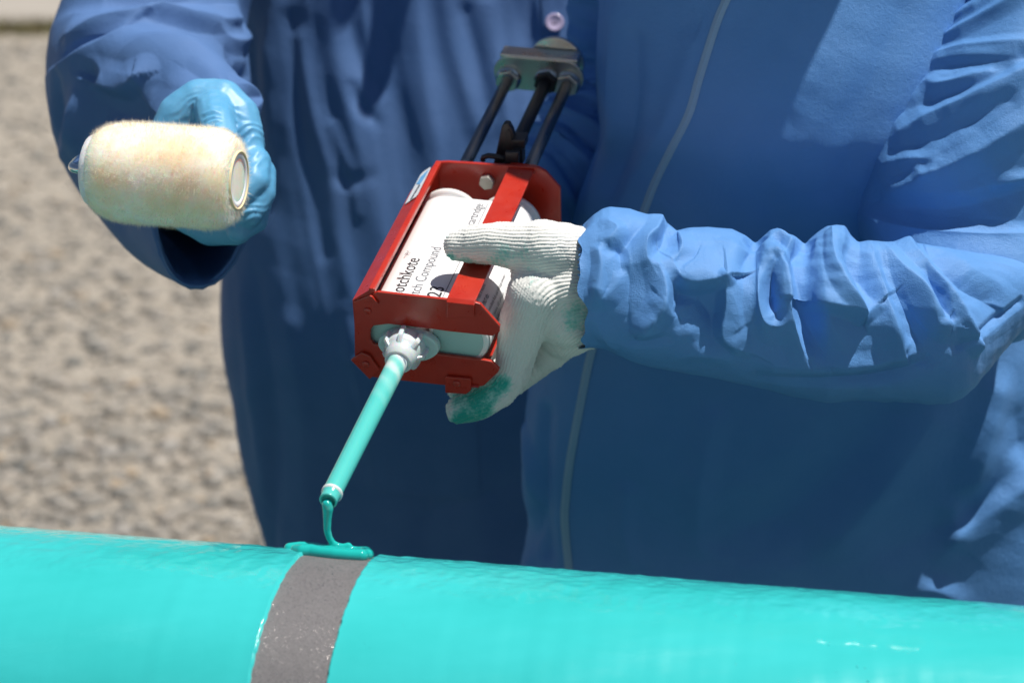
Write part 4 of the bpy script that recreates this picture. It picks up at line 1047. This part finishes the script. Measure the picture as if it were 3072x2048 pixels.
# ---- the person in front: zipped blue coverall
perB = empty('person', Vector((0.23, 0.26, 0)))
tag(perB, 'person in bright blue zipped coverall and white knit gloves aiming the red dispenser gun', 'person')
rowsB = [(-800, 2230, 2480, .28, .06, .07), (-740, 2120, 2640, .285, .08, .085), (-660, 1960, 2860, .285, .095, .10), (-520, 1830, 3010, .28, .108, .12), (-250, 1798, 3060, .275, .122, .13),
         (0, 1795, 3040, .27, .134, .13), (130, 1792, 3040, .267, .139, .13), (240, 1791, 3042, .265, .140, .13), (330, 1793, 3045, .262, .138, .13), (420, 1798, 3050, .26, .131, .13), (500, 1776, 3055, .258, .123, .13), (600, 1742, 3065, .256, .115, .13),
         (750, 1700, 3080, .255, .109, .13), (900, 1655, 3100, .255, .105, .13), (1050, 1615, 3130, .255, .102, .13), (1200, 1584, 3160, .256, .100, .13), (1330, 1570, 3190, .258, .098, .13), (1450, 1566, 3240, .26, .095, .13),
         (1560, 1584, 3280, .26, .094, .13), (1640, 1574, 3300, .26, .093, .13), (1720, 1560, 3310, .26, .092, .13), (1850, 1580, 3320, .26, .09, .13), (2000, 1640, 3300, .26, .085, .12)]
V, Q = torso(rowsB, 560, 620, 0.86); Q = orient(V, Q)
stB = [
    (14, 14, 2, [(1850, 60, 4), (1838, 250, 6), (1840, 400, 6), (1810, 500, 5), (1770, 620, 3)]),
    (10, 10, 2, [(1905, 120, -3), (1900, 300, -5), (1880, 430, -5), (1840, 560, -3)]),
    (16, 10, 2, [(2080, 140, 3), (2020, 330, 5), (1940, 480, 5), (1860, 620, 3)]),
    (12, 12, 2, [(2290, 560, -1), (2330, 660, -2), (2370, 760, -2)]),
    (14, 14, 2, [(2700, 40, -3), (2620, 240, -4), (2560, 420, -4), (2540, 560, -3)]),
    (24, 24, 2, [(2640, 1230, -5), (2500, 1420, -7), (2330, 1560, -6), (2100, 1640, -3)]),
    (18, 18, 2, [(2790, 1260, 5), (2650, 1450, 6), (2520, 1600, 5)]),
    (10, 22, 1.8, [(2838, 1642, 0.5), (2868, 1606, 4), (2950, 1550, 6), (3080, 1445, 7)]),
    (9, 16, 1.8, [(2730, 1800, 1), (2770, 1765, 5), (2820, 1770, 6), (2870, 1800, 3)]),
    (14, 14, 2, [(2690, 1650, -2), (2780, 1600, -4), (2900, 1540, -5), (3000, 1460, -4)]),
    (14, 14, 2, [(2990, 1180, 7), (2950, 1330, 9), (2925, 1430, 7)]),
    (14, 14, 2, [(3060, 1260, -4), (3072, 1330, -7)]),
    (10, 10, 2, [(2860, 1530, 5), (2862, 1600, 7), (2840, 1640, 4)]),
    (7, 12, 2, [(1580, 1300, 3), (1600, 1450, 4), (1612, 1560, -4), (1590, 1690, 3)]),
    (8, 8, 2, [(1640, 1240, -3), (1630, 1450, -4), (1640, 1650, -4)]),
    (8, 8, 2, [(1880, 1480, 2), (1870, 1580, 3), (1890, 1680, 2)]),
    (10, 10, 2, [(2140, 1260, 2), (2100, 1450, 3), (2090, 1640, 2)]),
]
V = fold(V, Q, [(a_, b_, c_, [(x_, y_, z_ * (1.5 if y_ > 1150 and x_ < 2700 else 1.0)) for x_, y_, z_ in p_]) for a_, b_, c_, p_ in stB], 0.4); V = crumple(V, Q, 0.0013, 8, 5); V = crumple(V, Q, 0.0003, 34, 9)
cov = mkm('coverall', fast_mesh('coverall', V, Q), M['coverall'], perB)
bvB = BVHTree.FromPolygons(V.tolist(), Q.tolist())
# zip
zc = [(2210, -60), (2180, 0), (2150, 70), (2100, 228), (2066, 344), (2008, 459), (1962, 555), (1930, 640), (1880, 760), (1825, 900), (1776, 1051), (1744, 1201), (1712, 1371), (1697, 1500), (1695, 1567), (1706, 1690), (1714, 1780)]
zl = [(x - 12, y - 3) for x, y in zc]; zr = [(x + 12, y + 3) for x, y in zc]
V, F = ribbon(bvB, zl, zr, 0.0006, 0.0006, 160); zp = mk('zip_tape', V, F, M['zip_tape'], cov)
V, F = ribbon(bvB, [(x - 4, y - 1) for x, y in zc], [(x + 4, y + 1) for x, y in zc], 0.0012, 0.0007, 160); mk('zip_teeth', V, F, M['zip_tape'], zp)

# arm sleeve in view: upper arm
rowsU = [(py_, xl_, xr_, yc_, yc_ - fr_, vb_) for py_, xl_, xr_, yc_, fr_, vb_ in
         [(-640, 2760, 3020, .28, .23, .06), (-480, 2840, 3160, .265, .175, .08), (-250, 2850, 3220, .245, .135, .08), (-60, 2815, 3240, .228, .102, .08), (60, 2765, 3240, .215, .082, .08),
          (150, 2705, 3235, .205, .070, .08), (240, 2652, 3230, .197, .064, .08), (320, 2606, 3225, .19, .061, .08), (430, 2574, 3215, .178, .060, .08), (540, 2560, 3205, .168, .061, .08),
          (600, 2560, 3200, .162, .058, .08), (650, 2566, 3195, .157, .044, .08), (700, 2578, 3190, .153, .034, .08), (750, 2610, 3180, .15, .033, .08), (810, 2660, 3160, .15, .044, .07), (870, 2740, 3120, .15, .06, .07), (940, 2820, 3070, .15, .08, .05), (985, 2880, 3030, .15, .12, .03)]]
V1, Q1 = torso(rowsU, 420, 480, 0.95); Q1 = orient(V1, Q1)
stU = [
    (7, 9, 2, [(2690, 185, 2), (2770, 140, 6), (2865, 96, 8), (3000, 19, 8), (3100, -40, 6)]),
    (8, 6, 2, [(2740, 60, -3), (2830, 30, -7), (2920, -20, -6)]),
    (6, 8, 2, [(2731, 196, 2), (2827, 155, 6), (2950, 135, 7), (3072, 126, 6)]),
    (7, 7, 2, [(2740, 225, -2), (2840, 195, -6), (2960, 185, -5), (3090, 170, -5)]),
    (6, 7, 2, [(2815, 178, 3), (2880, 172, 5), (2950, 168, 6), (3040, 165, 4)]),
    (5, 8, 2, [(2780, 240, 3), (2815, 252, 6), (2870, 240, 6), (2961, 214, 3)]),
    (8, 8, 2, [(2700, 330, -2), (2800, 295, -6), (2900, 262, -6), (3010, 215, -5)]),
    (7, 10, 2, [(2700, 392, 3), (2780, 350, 7), (2846, 321, 8), (3000, 245, 9), (3090, 205, 8)]),
    (9, 9, 2, [(2680, 440, -3), (2790, 420, -6), (2900, 370, -6), (3020, 305, -5)]),
    (6, 8, 2, [(2665, 480, 2), (2740, 474, 5), (2800, 478, 4)]),
    (8, 12, 2, [(2655, 590, 3), (2720, 555, 7), (2769, 534, 8), (2922, 459, 9), (3000, 410, 9), (3090, 355, 8)]),
    (5, 6, 2, [(2755, 508, 3), (2775, 520, 5), (2800, 512, 4)]),
    (10, 12, 2, [(2620, 605, -4), (2740, 625, -8), (2850, 630, -9), (2960, 610, -9), (3090, 570, -8)]),
    (9, 22, 2, [(2572, 640, 4), (2640, 662, 8), (2720, 680, 10), (2850, 700, 11), (3090, 712, 11)]),
    (7, 7, 2, [(2600, 330, 4), (2640, 300, 6), (2680, 260, 5), (2710, 200, 3)]),
    (6, 6, 2, [(2790, 90, 4), (2850, 60, 5), (2920, 15, 4)]),
    (6, 6, 2, [(3000, 555, 3), (3040, 540, 6), (3090, 530, 6)]),
]
V1 = fold(V1, Q1, [(a_ * .72, b_ * .72, c_, [(x_, y_, z_ * 0.52) for x_, y_, z_ in p_]) for a_, b_, c_, p_ in stU], 0.7); V1 = crumple(V1, Q1, 0.0011, 24, 2)
# forearm, crumpled above the cuff
tx_, ty_ = zip(*[(1746, 690), (1756, 668), (1776, 645), (1805, 626), (1830, 619), (1891, 623), (1945, 642), (1991, 665), (2029, 695), (2067, 686), (2121, 682), (2197, 686), (2236, 703), (2266, 727), (2290, 703), (2312, 686), (2350, 691), (2385, 707), (2415, 733),
                 (2450, 699), (2480, 678), (2510, 671), (2536, 674), (2552, 700), (2575, 724), (2605, 719), (2660, 726), (2723, 726), (2850, 745), (3000, 770), (3120, 790), (3200, 800)])
bx__, by__ = zip(*[(1746, 1047), (1773, 1044), (1815, 1047), (1891, 1082), (2006, 1108), (2159, 1136), (2272, 1166), (2380, 1192), (2481, 1208), (2580, 1205), (2677, 1203), (2782, 1214), (2850, 1212), (2890, 1194), (2925, 1162), (2990, 1075), (3069, 985), (3140, 910), (3200, 840)])
nF, mF = 560, 360
xs = np.linspace(1746, 3180, nF); tp_ = lin(tx_, ty_, xs); bt_ = lin(bx__, by__, xs)
kern = np.array([1, 2, 3, 2, 1.]); kern /= kern.sum(); sm = lambda a: np.convolve(np.pad(a, 2, mode='edge'), kern, 'valid')
tp_ = sm(tp_); bt_ = sm(sm(bt_)); tps = tp_.copy()
for _ in range(40): tps = sm(tps)           # the arm under the scalloped top
dc = lin([1746, 1900, 2300, 2900, 3400], [1.432, 1.436, 1.448, 1.468, 1.52], xs)
mid = 0.5 * (tps + bt_); half = 0.5 * (bt_ - tps)
th = np.linspace(0, 2 * math.pi, mF, endpoint=False); V2 = np.zeros((nF, mF, 3))
for i in range(nF):
    c, s = np.cos(th), np.sin(th)
    yy = mid[i] - half[i] * np.sign(c) * np.abs(c) ** 0.95
    yy = yy + (tp_[i] - tps[i]) * np.clip(c, 0, 1) ** 2.0            # scallops fade down the sides
    dd = dc[i] - half[i] * KPX * dc[i] * 0.92 * np.sign(s) * np.abs(s) ** 0.95
    wob = (9 * np.sin(th * 3 + 1) + 7 * np.sin(th * 7) + 5 * np.sin(th * 13 + 2)) * math.exp(-i / 7.0)
    V2[i] = CP + dd[:, None] * np.array(FWD) + ((xs[i] + wob - 1536) * KPX * dd)[:, None] * np.array(RGT) + ((1024 - yy) * KPX * dd)[:, None] * np.array(UPV)
V2 = V2.reshape(-1, 3); Q2 = grid_faces(nF, mF)
cc = np.repeat(V2.reshape(nF, mF, 3).mean(1), mF, 0)
if ((V2 - cc) * vnormals(V2, Q2)).sum() < 0: Q2 = Q2[:, ::-1]
stF = [
    (16, 4, 1.7, [(2010, 795, 2), (2032, 832, 8), (2075, 851, 10), (2130, 846, 10), (2174, 838, 7)]),
    (14, 3.5, 1.7, [(2172, 836, 6), (2174, 920, 8), (2166, 1000, 9), (2200, 1032, 7), (2242, 1052, 2)]),
    (7, 6, 1.7, [(1958, 765, 3), (1986, 852, 7), (1978, 920, 9), (1932, 986, 8)]),
    (8, 5, 1.7, [(1985, 905, 4), (2012, 945, 5), (2030, 940, 2)]),
    (13, 13, 2, [(1880, 790, -3), (1892, 860, -8), (1880, 960, -6)]),
    (8, 8, 2, [(2030, 880, -5), (2010, 920, -6), (2035, 950, -4)]),
    (10, 10, 2, [(2100, 900, -7), (2130, 940, -8), (2140, 1000, -5)]),
    (4, 4, 2, [(2326, 785, -5), (2312, 830, -10), (2312, 900, -11), (2326, 945, -4)]),
    (7, 8, 1.8, [(2318, 780, 4), (2292, 830, 7), (2284, 900, 9), (2298, 960, 9), (2328, 978, 4)]),
    (3.5, 7, 1.6, [(2334, 770, 5), (2352, 830, 8), (2362, 930, 10), (2390, 1010, 9), (2418, 1068, 5)]),
    (9, 7, 2, [(2388, 760, -4), (2402, 850, -8), (2424, 980, -9), (2474, 1080, -4)]),
    (18, 4, 1.7, [(2432, 905, 5), (2500, 914, 9), (2560, 936, 9), (2580, 946, 7), (2622, 916, 5)]),
    (8, 4, 1.6, [(2497, 690, 4), (2503, 780, 7), (2528, 870, 8), (2574, 946, 7)]),
    (9, 9, 2, [(2545, 760, -5), (2580, 840, -7), (2610, 900, -4)]),
    (3.5, 10, 1.6, [(2612, 745, 4), (2648, 880, 7), (2682, 970, 9), (2708, 1038, 6)]),
    (9, 8, 2, [(2668, 800, -4), (2700, 880, -7), (2740, 980, -7), (2770, 1050, -4)]),
    (6, 8, 1.6, [(2655, 745, 4), (2712, 812, 7), (2770, 870, 9), (2826, 958, 10), (2846, 970, 5)]),
    (4, 4, 2, [(2780, 810, -4), (2806, 870, -9), (2828, 945, -6)]),
    (4, 6, 1.6, [(2727, 728, 5), (2808, 828, 9), (2861, 900, 10), (2900, 980, 9), (2932, 1034, 6)]),
    (10, 14, 2, [(2800, 760, -6), (2900, 850, -10), (2970, 900, -8)]),
    (5, 5, 2, [(2272, 1132, -2), (2450, 1142, -4), (2620, 1132, -5), (2770, 1092, -3)]),
    (6, 6, 2, [(2300, 1090, 2), (2450, 1098, 3), (2620, 1090, 3), (2740, 1060, 2)]),
    (3, 3, 2, [(2870, 1040, -2), (2960, 985, -3), (3060, 905, -3)]),
    (5, 5, 2, [(1826, 665, 3), (1850, 690, 5), (1830, 720, 4)]),
    (3.5, 5, 1.8, [(1982, 648, 3), (1968, 690, 6), (1936, 722, 6), (1936, 770, 4), (1950, 795, 2)]),
    (5, 5, 2, [(1955, 655, 2), (1900, 705, -5), (1868, 745, -4)]),
    (6, 5, 1.8, [(2020, 705, 3), (2040, 725, 6), (2044, 755, 6), (2010, 785, 3)]),
    (5, 5, 2, [(2000, 700, -3), (1990, 735, -5), (1965, 760, -3)]),
    (4, 4, 2, [(1800, 755, 4), (1806, 800, 5), (1796, 860, 4)]),
    (4, 4, 2, [(1830, 745, -3), (1856, 750, -4), (1862, 800, -3)]),
    (7, 6, 1.8, [(1812, 860, 3), (1800, 890, 5), (1822, 880, 4), (1850, 850, 3)]),
    (6, 6, 2, [(2268, 735, -5), (2240, 775, -5), (2215, 815, -3)]),
    (7, 9, 2, [(2200, 740, 3), (2250, 760, 5), (2290, 740, 4)]),
    (5, 5, 2, [(2416, 738, -5), (2396, 762, -4)]),
    (4, 4, 2, [(2345, 715, -5), (2358, 740, -5), (2340, 770, -3)]),
    (5, 4, 1.8, [(2330, 695, 3), (2366, 725, 5), (2346, 765, 5)]),
    (6, 6, 2, [(2040, 1070, 2), (2100, 1060, 3), (2180, 1075, 2)]),
    (4, 4, 2, [(1890, 1030, -2), (1950, 1020, -3), (2000, 1012, -2)]),
    (5, 5, 2, [(1790, 960, 2), (1810, 1000, 3), (1830, 1035, 2)]),
]
V2 = fold(V2, Q2, stF, 0.8); V2 = crumple(V2, Q2, 0.0011, 20, 6)
V2 = crumple(V2, Q2, 0.00035, 60, 1)
Vs = np.concatenate([V1, V2]); Qs = np.concatenate([Q1, Q2 + len(V1)])
slv = mkm('sleeve', fast_mesh('sleeve', Vs, Qs), M['coverall'], perB)
# gathered cuff edge: little frayed loops of the elastic hem
parts = []
for k in range(60):
    t = math.pi * (0.02 + 0.52 * k / 60) + random.uniform(-.02, .02); c, s = math.cos(t), math.sin(t)
    p = Wp(1752 + random.uniform(-2, 8), 868 - 178 * c, 1.432 - 178 * KPX * 1.43 * 0.92 * s)
    q = Wp(1740 + random.uniform(-8, 6), 868 - 174 * c + random.uniform(-8, 8), 1.432 - 174 * KPX * 1.43 * 0.92 * s)
    parts.append(tube([p, (p + q) / 2 + Vector((-0.001, random.uniform(-.0015, 0), random.uniform(-.002, .002))), q], [0.0008, 0.0011, 0.0005], 6))
V, F = join_vf(parts); o = mk('cuff_frill', V, F, M['coverall'], slv)
# far sleeve going to the grip
cen = [Wy(1960, -520, .30), Wy(1880, -300, .34), Wy(1842, -50, .36), Wy(1838, 150, .365), Wy(1828, 290, .36), Wy(1790, 400, .345), Wy(1720, 490, .33), Wy(1640, 560, .315), Wy(1550, 620, .305)]
rr_ = [.045, .042, .037, .036, .040, .046, .046, .040, .033]
K = catmull([list(c_) + [r_] for c_, r_ in zip(cen, rr_)], 140)
V, F = tube([Vector(k_[:3]) for k_ in K], [k_[3] * (1 + 0.10 * math.sin(i * 0.42) * (1 if 55 < i < 120 else 0.2) + 0.03 * math.sin(i * 1.1)) for i, k_ in enumerate(K)], 60)
Va = np.array([list(v) for v in V]); Qa = np.array([f for f in F if len(f) == 4])
Va = wrinkle(Va, Qa, 0.004, 32, 14.0); mk('sleeve', Va, F, M['coverall'], perB)
# legs
for s in (-1, 1): leg(0.235 + .10 * s, 0.265, perB, M['coverall'], 0.74)
# head with hood and an unseen hard hat added for the shadow of its brim
hB = Vector((0.235, 0.195, 1.60))
body('body', perB, 0.225, 0.275, hB, [[(Wy(2960, -540, .27), .035), (Wy(3000, 100, .19), .03), (Wp(2990, 780, 1.535), .022), (Wp(2880, 920, 1.49), .022), (Wp(1800, 850, 1.436), .024)], [(Wy(1960, -500, .30), .03), (Wy(1880, -300, .34), .025), (Wy(1838, 150, .365), .025), (Wy(1780, 420, .34), .025), (Wy(1620, 580, .31), .022)]], 0, M['skin'])
prof = [(0.0, 0.128), (0.003, 0.131), (0.006, 0.128), (0.010, 0.112), (0.03, 0.110), (0.06, 0.103), (0.085, 0.086), (0.102, 0.060), (0.110, 0.030), (0.112, 0.001)]
V, F = lathe(hB + Vector((0, -0.005, 0.03)), Vector((0, -0.12, 1)), prof, 48); mk('added_shade_hat', V, F, mat('hat_white', (0.75, 0.75, 0.72), 0.3), perB)

# ------------------------------------------------------------------ knit gloves
def onh(x, y, h, r): return on_h(x, y, h + r)
HS = HT + 0.0016
def ch(lst): return [(p0, r0, p1, r1) for (p0, r0), (p1, r1) in zip(lst[:-1], lst[1:])]
thumb = [(on_h(1374, 739, HS + .0105), .0104), (on_h(1425, 734, HS + .0125), .0134), (on_h(1490, 732, HS + .0145), .0146), (on_h(1560, 737, HS + .0150), .0158), (on_h(1625, 745, HS + .0140), .0196), (Wp(1690, 765, 1.425), .0220), (Wp(1770, 790, 1.436), .0225)]
palm = ch(thumb)
palm += ch([(on_h(1600, 770, HS + .008), .0150), (Wp(1618, 880, 1.425), .0195), (Wp(1690, 860, 1.430), .026), (Wp(1780, 850, 1.438), .032)])
palm += ch([(Wp(1625, 900, 1.425), .0185), (Wp(1700, 930, 1.436), .026), (Wp(1780, 910, 1.440), .029)])
palm += ch([(Wp(1640, 930, 1.450), .022), (Wp(1690, 985, 1.455), .021), (Wp(1770, 960, 1.450), .020)])
palm += ch([(Wp(1690, 985, 1.462), .018), (Wp(1640, 1050, 1.470), .0155), (Wp(1612, 1085, 1.475), .0125), (Wp(1540, 1140, 1.480), .0115), (Wp(1440, 1170, 1.478), .0105), (Wp(1380, 1165, 1.476), .0095)])
palm += ch([(Wp(1690, 960, 1.485), .017), (Wp(1630, 1040, 1.500), .0135), (Wp(1540, 1110, 1.505), .0110), (Wp(1440, 1130, 1.503), .0100)])
palm += ch([(Wp(1700, 930, 1.500), .016), (Wp(1640, 1000, 1.525), .0115), (Wp(1560, 1060, 1.53), .0098), (Wp(1480, 1070, 1.53), .0090)])
fin = [(1600, 885, .0185), (1574, 960, .0168), (1552, 1050, .0142), (1536, 1120, .0130), (1500, 1172, .0120), (1440, 1208, .0110), (1378, 1229, .0098)]
fa = [.030, .026, .022, .018, .014, .012, .012]
palm += ch([(on_a(x, y, a_), r_) for (x, y, r_), a_ in zip(fin, fa)])
palm += ch([(Wp(1612, 850, 1.420), .0150), (on_a(1590, 905, .028), .0175)])
me = remesh('glove', capsules(palm, 18), 0.00135, 7, 0.5)
me = subdiv(me, 1)
V, N = mesh_np(me); px, _ = to_px(V)
x, y = px[:, 0], px[:, 1]; zx = (x - 1300) / .2424; zy = (y - 620) / .2424
g = zy - 0.69 * np.clip((1950 - zx) / 650, 0, 1.3) ** 2 * np.maximum(zy - 850, 0)
# the thumb dips in the middle, rows follow it
g = g - 34 * np.exp(-((zx - 1150) / 260) ** 2) * np.clip((zy - 350) / 300, 0, 1) + 18 * np.exp(-((zx - 650) / 200) ** 2)
row = g / 41.0; colx = x / 8.5
bxl = 1578 + (y - 826) * (62 / 159.0)
isf = (y > 826) & (x < np.where(y < 985, bxl, 1640 - (y - 985) * 0.5))
FP = np.array([(a, b) for a, b, _ in fin], float); best = np.full(len(V), 1e9); sgn = np.zeros(len(V)); alng = np.zeros(len(V)); acc = 0
for k in range(len(FP) - 1):
    a, b = FP[k], FP[k + 1]; ab = b - a; L = np.hypot(*ab); q = px - a; t = np.clip((q @ ab) / L ** 2, -0.3 if k == 0 else 0, 1.3 if k == len(FP) - 2 else 1)
    d = np.hypot(*(q - t[:, None] * ab).T); up = d < best; best[up] = d[up]; sgn[up] = np.sign(ab[0] * q[:, 1] - ab[1] * q[:, 0])[up]; alng[up] = (acc + t * L)[up]; acc += L
row = np.where(isf, sgn * best / 9.0, row); colx = np.where(isf, alng / 9.0, colx)
jit = 0.18 * vnoise(V * 220)
ph = 2 * math.pi * (row + jit)
rid = 0.5 + 0.5 * np.cos(ph)
sti = np.cos(2 * math.pi * (colx + 0.5 * np.floor(row + 0.5)) + 1.2 * np.sin(ph))
dsp = 0.00066 * (rid ** 0.8 - 0.5) + 0.00018 * sti * (0.4 + 0.6 * rid) + 0.0010 * vnoise(V * 55) + 0.0002 * vnoise(V * 400)
V = V + N * dsp[:, None]; set_co(me, V)
stn = np.zeros(len(V))
for sx, sy, sr, sa in ((1346, 778, 22, 0.9), (1390, 800, 34, 0.75), (1335, 705, 16, 0.45), (1440, 798, 40, 0.4), (1512, 752, 44, 0.42), (1590, 752, 45, 0.35), (1600, 845, 40, 0.4), (1500, 780, 40, 0.3), (1742, 880, 60, 0.26), (1750, 960, 70, 0.34), (1690, 990, 70, 0.3),
                       (1490, 1165, 38, 0.95), (1510, 1145, 24, 0.6), (1455, 1195, 34, 0.8), (1440, 1235, 40, 0.95), (1400, 1250, 34, 0.8), (1365, 1262, 26, 0.7), (1370, 1195, 24, 0.7), (1410, 1185, 30, 0.65), (1560, 1180, 40, 0.25)):
    stn += sa * np.exp(-(np.hypot(x - sx, y - sy) / sr) ** 2)
fattr(me, 'stain', np.clip(stn, 0, 1))
glv = mkm('glove', me, M['knit'], perB)
glv['label'] = 'white ribbed knit glove smeared with turquoise compound'
# loose fibres on the glove
idx = rng.choice(len(V), 2600); P = V[idx]; Nn = N[idx]; dv = Nn + rng.normal(0, 0.7, P.shape); dv /= np.linalg.norm(dv, axis=1, keepdims=True)
Lf = 0.0006 + rng.random(len(idx)) ** 3 * 0.0022; wv2 = rng.normal(0, 1, P.shape) * 0.00003
Vf = np.stack([P - wv2, P + wv2, P + dv * Lf[:, None] + rng.normal(0, 0.0003, P.shape)], 1).reshape(-1, 3)
me = fast_mesh('glove_fuzz', Vf, np.arange(len(Vf)).reshape(-1, 3)); fattr(me, 'stain', np.zeros(len(Vf)))
o = mkm('glove_fuzz', me, M['knit'], glv, False); o['kind'] = 'stuff'
# right hand on the pistol grip
gx = lambda w, h, a: G(w, h, a)
rh = ch([(Wy(1540, 640, .31), .022), (gx(.012, -.05, LF + .085), .022), (gx(.008, -.06, LF + .065), .020), (gx(.004, -.09, LF + .072), .019)])
for k in range(4):
    hh = -.045 - .02 * k; rh += ch([(gx(.014, hh, LF + .06), .010), (gx(.018, hh, LF + .02), .0098), (gx(.004, hh, LF + .004), .0095), (gx(-.018, hh, LF + .018), .0088), (gx(-.02, hh, LF + .04), .0082)])
rh += ch([(gx(.02, -.035, LF + .07), .012), (gx(-.012, -.03, LF + .06), .0115), (gx(-.022, -.034, LF + .035), .0105)])
me = remesh('glove', capsules(rh, 14), 0.0022, 4, 0.5); fattr(me, 'stain', np.zeros(len(me.vertices))); mkm('glove', me, M['knit'], perB)
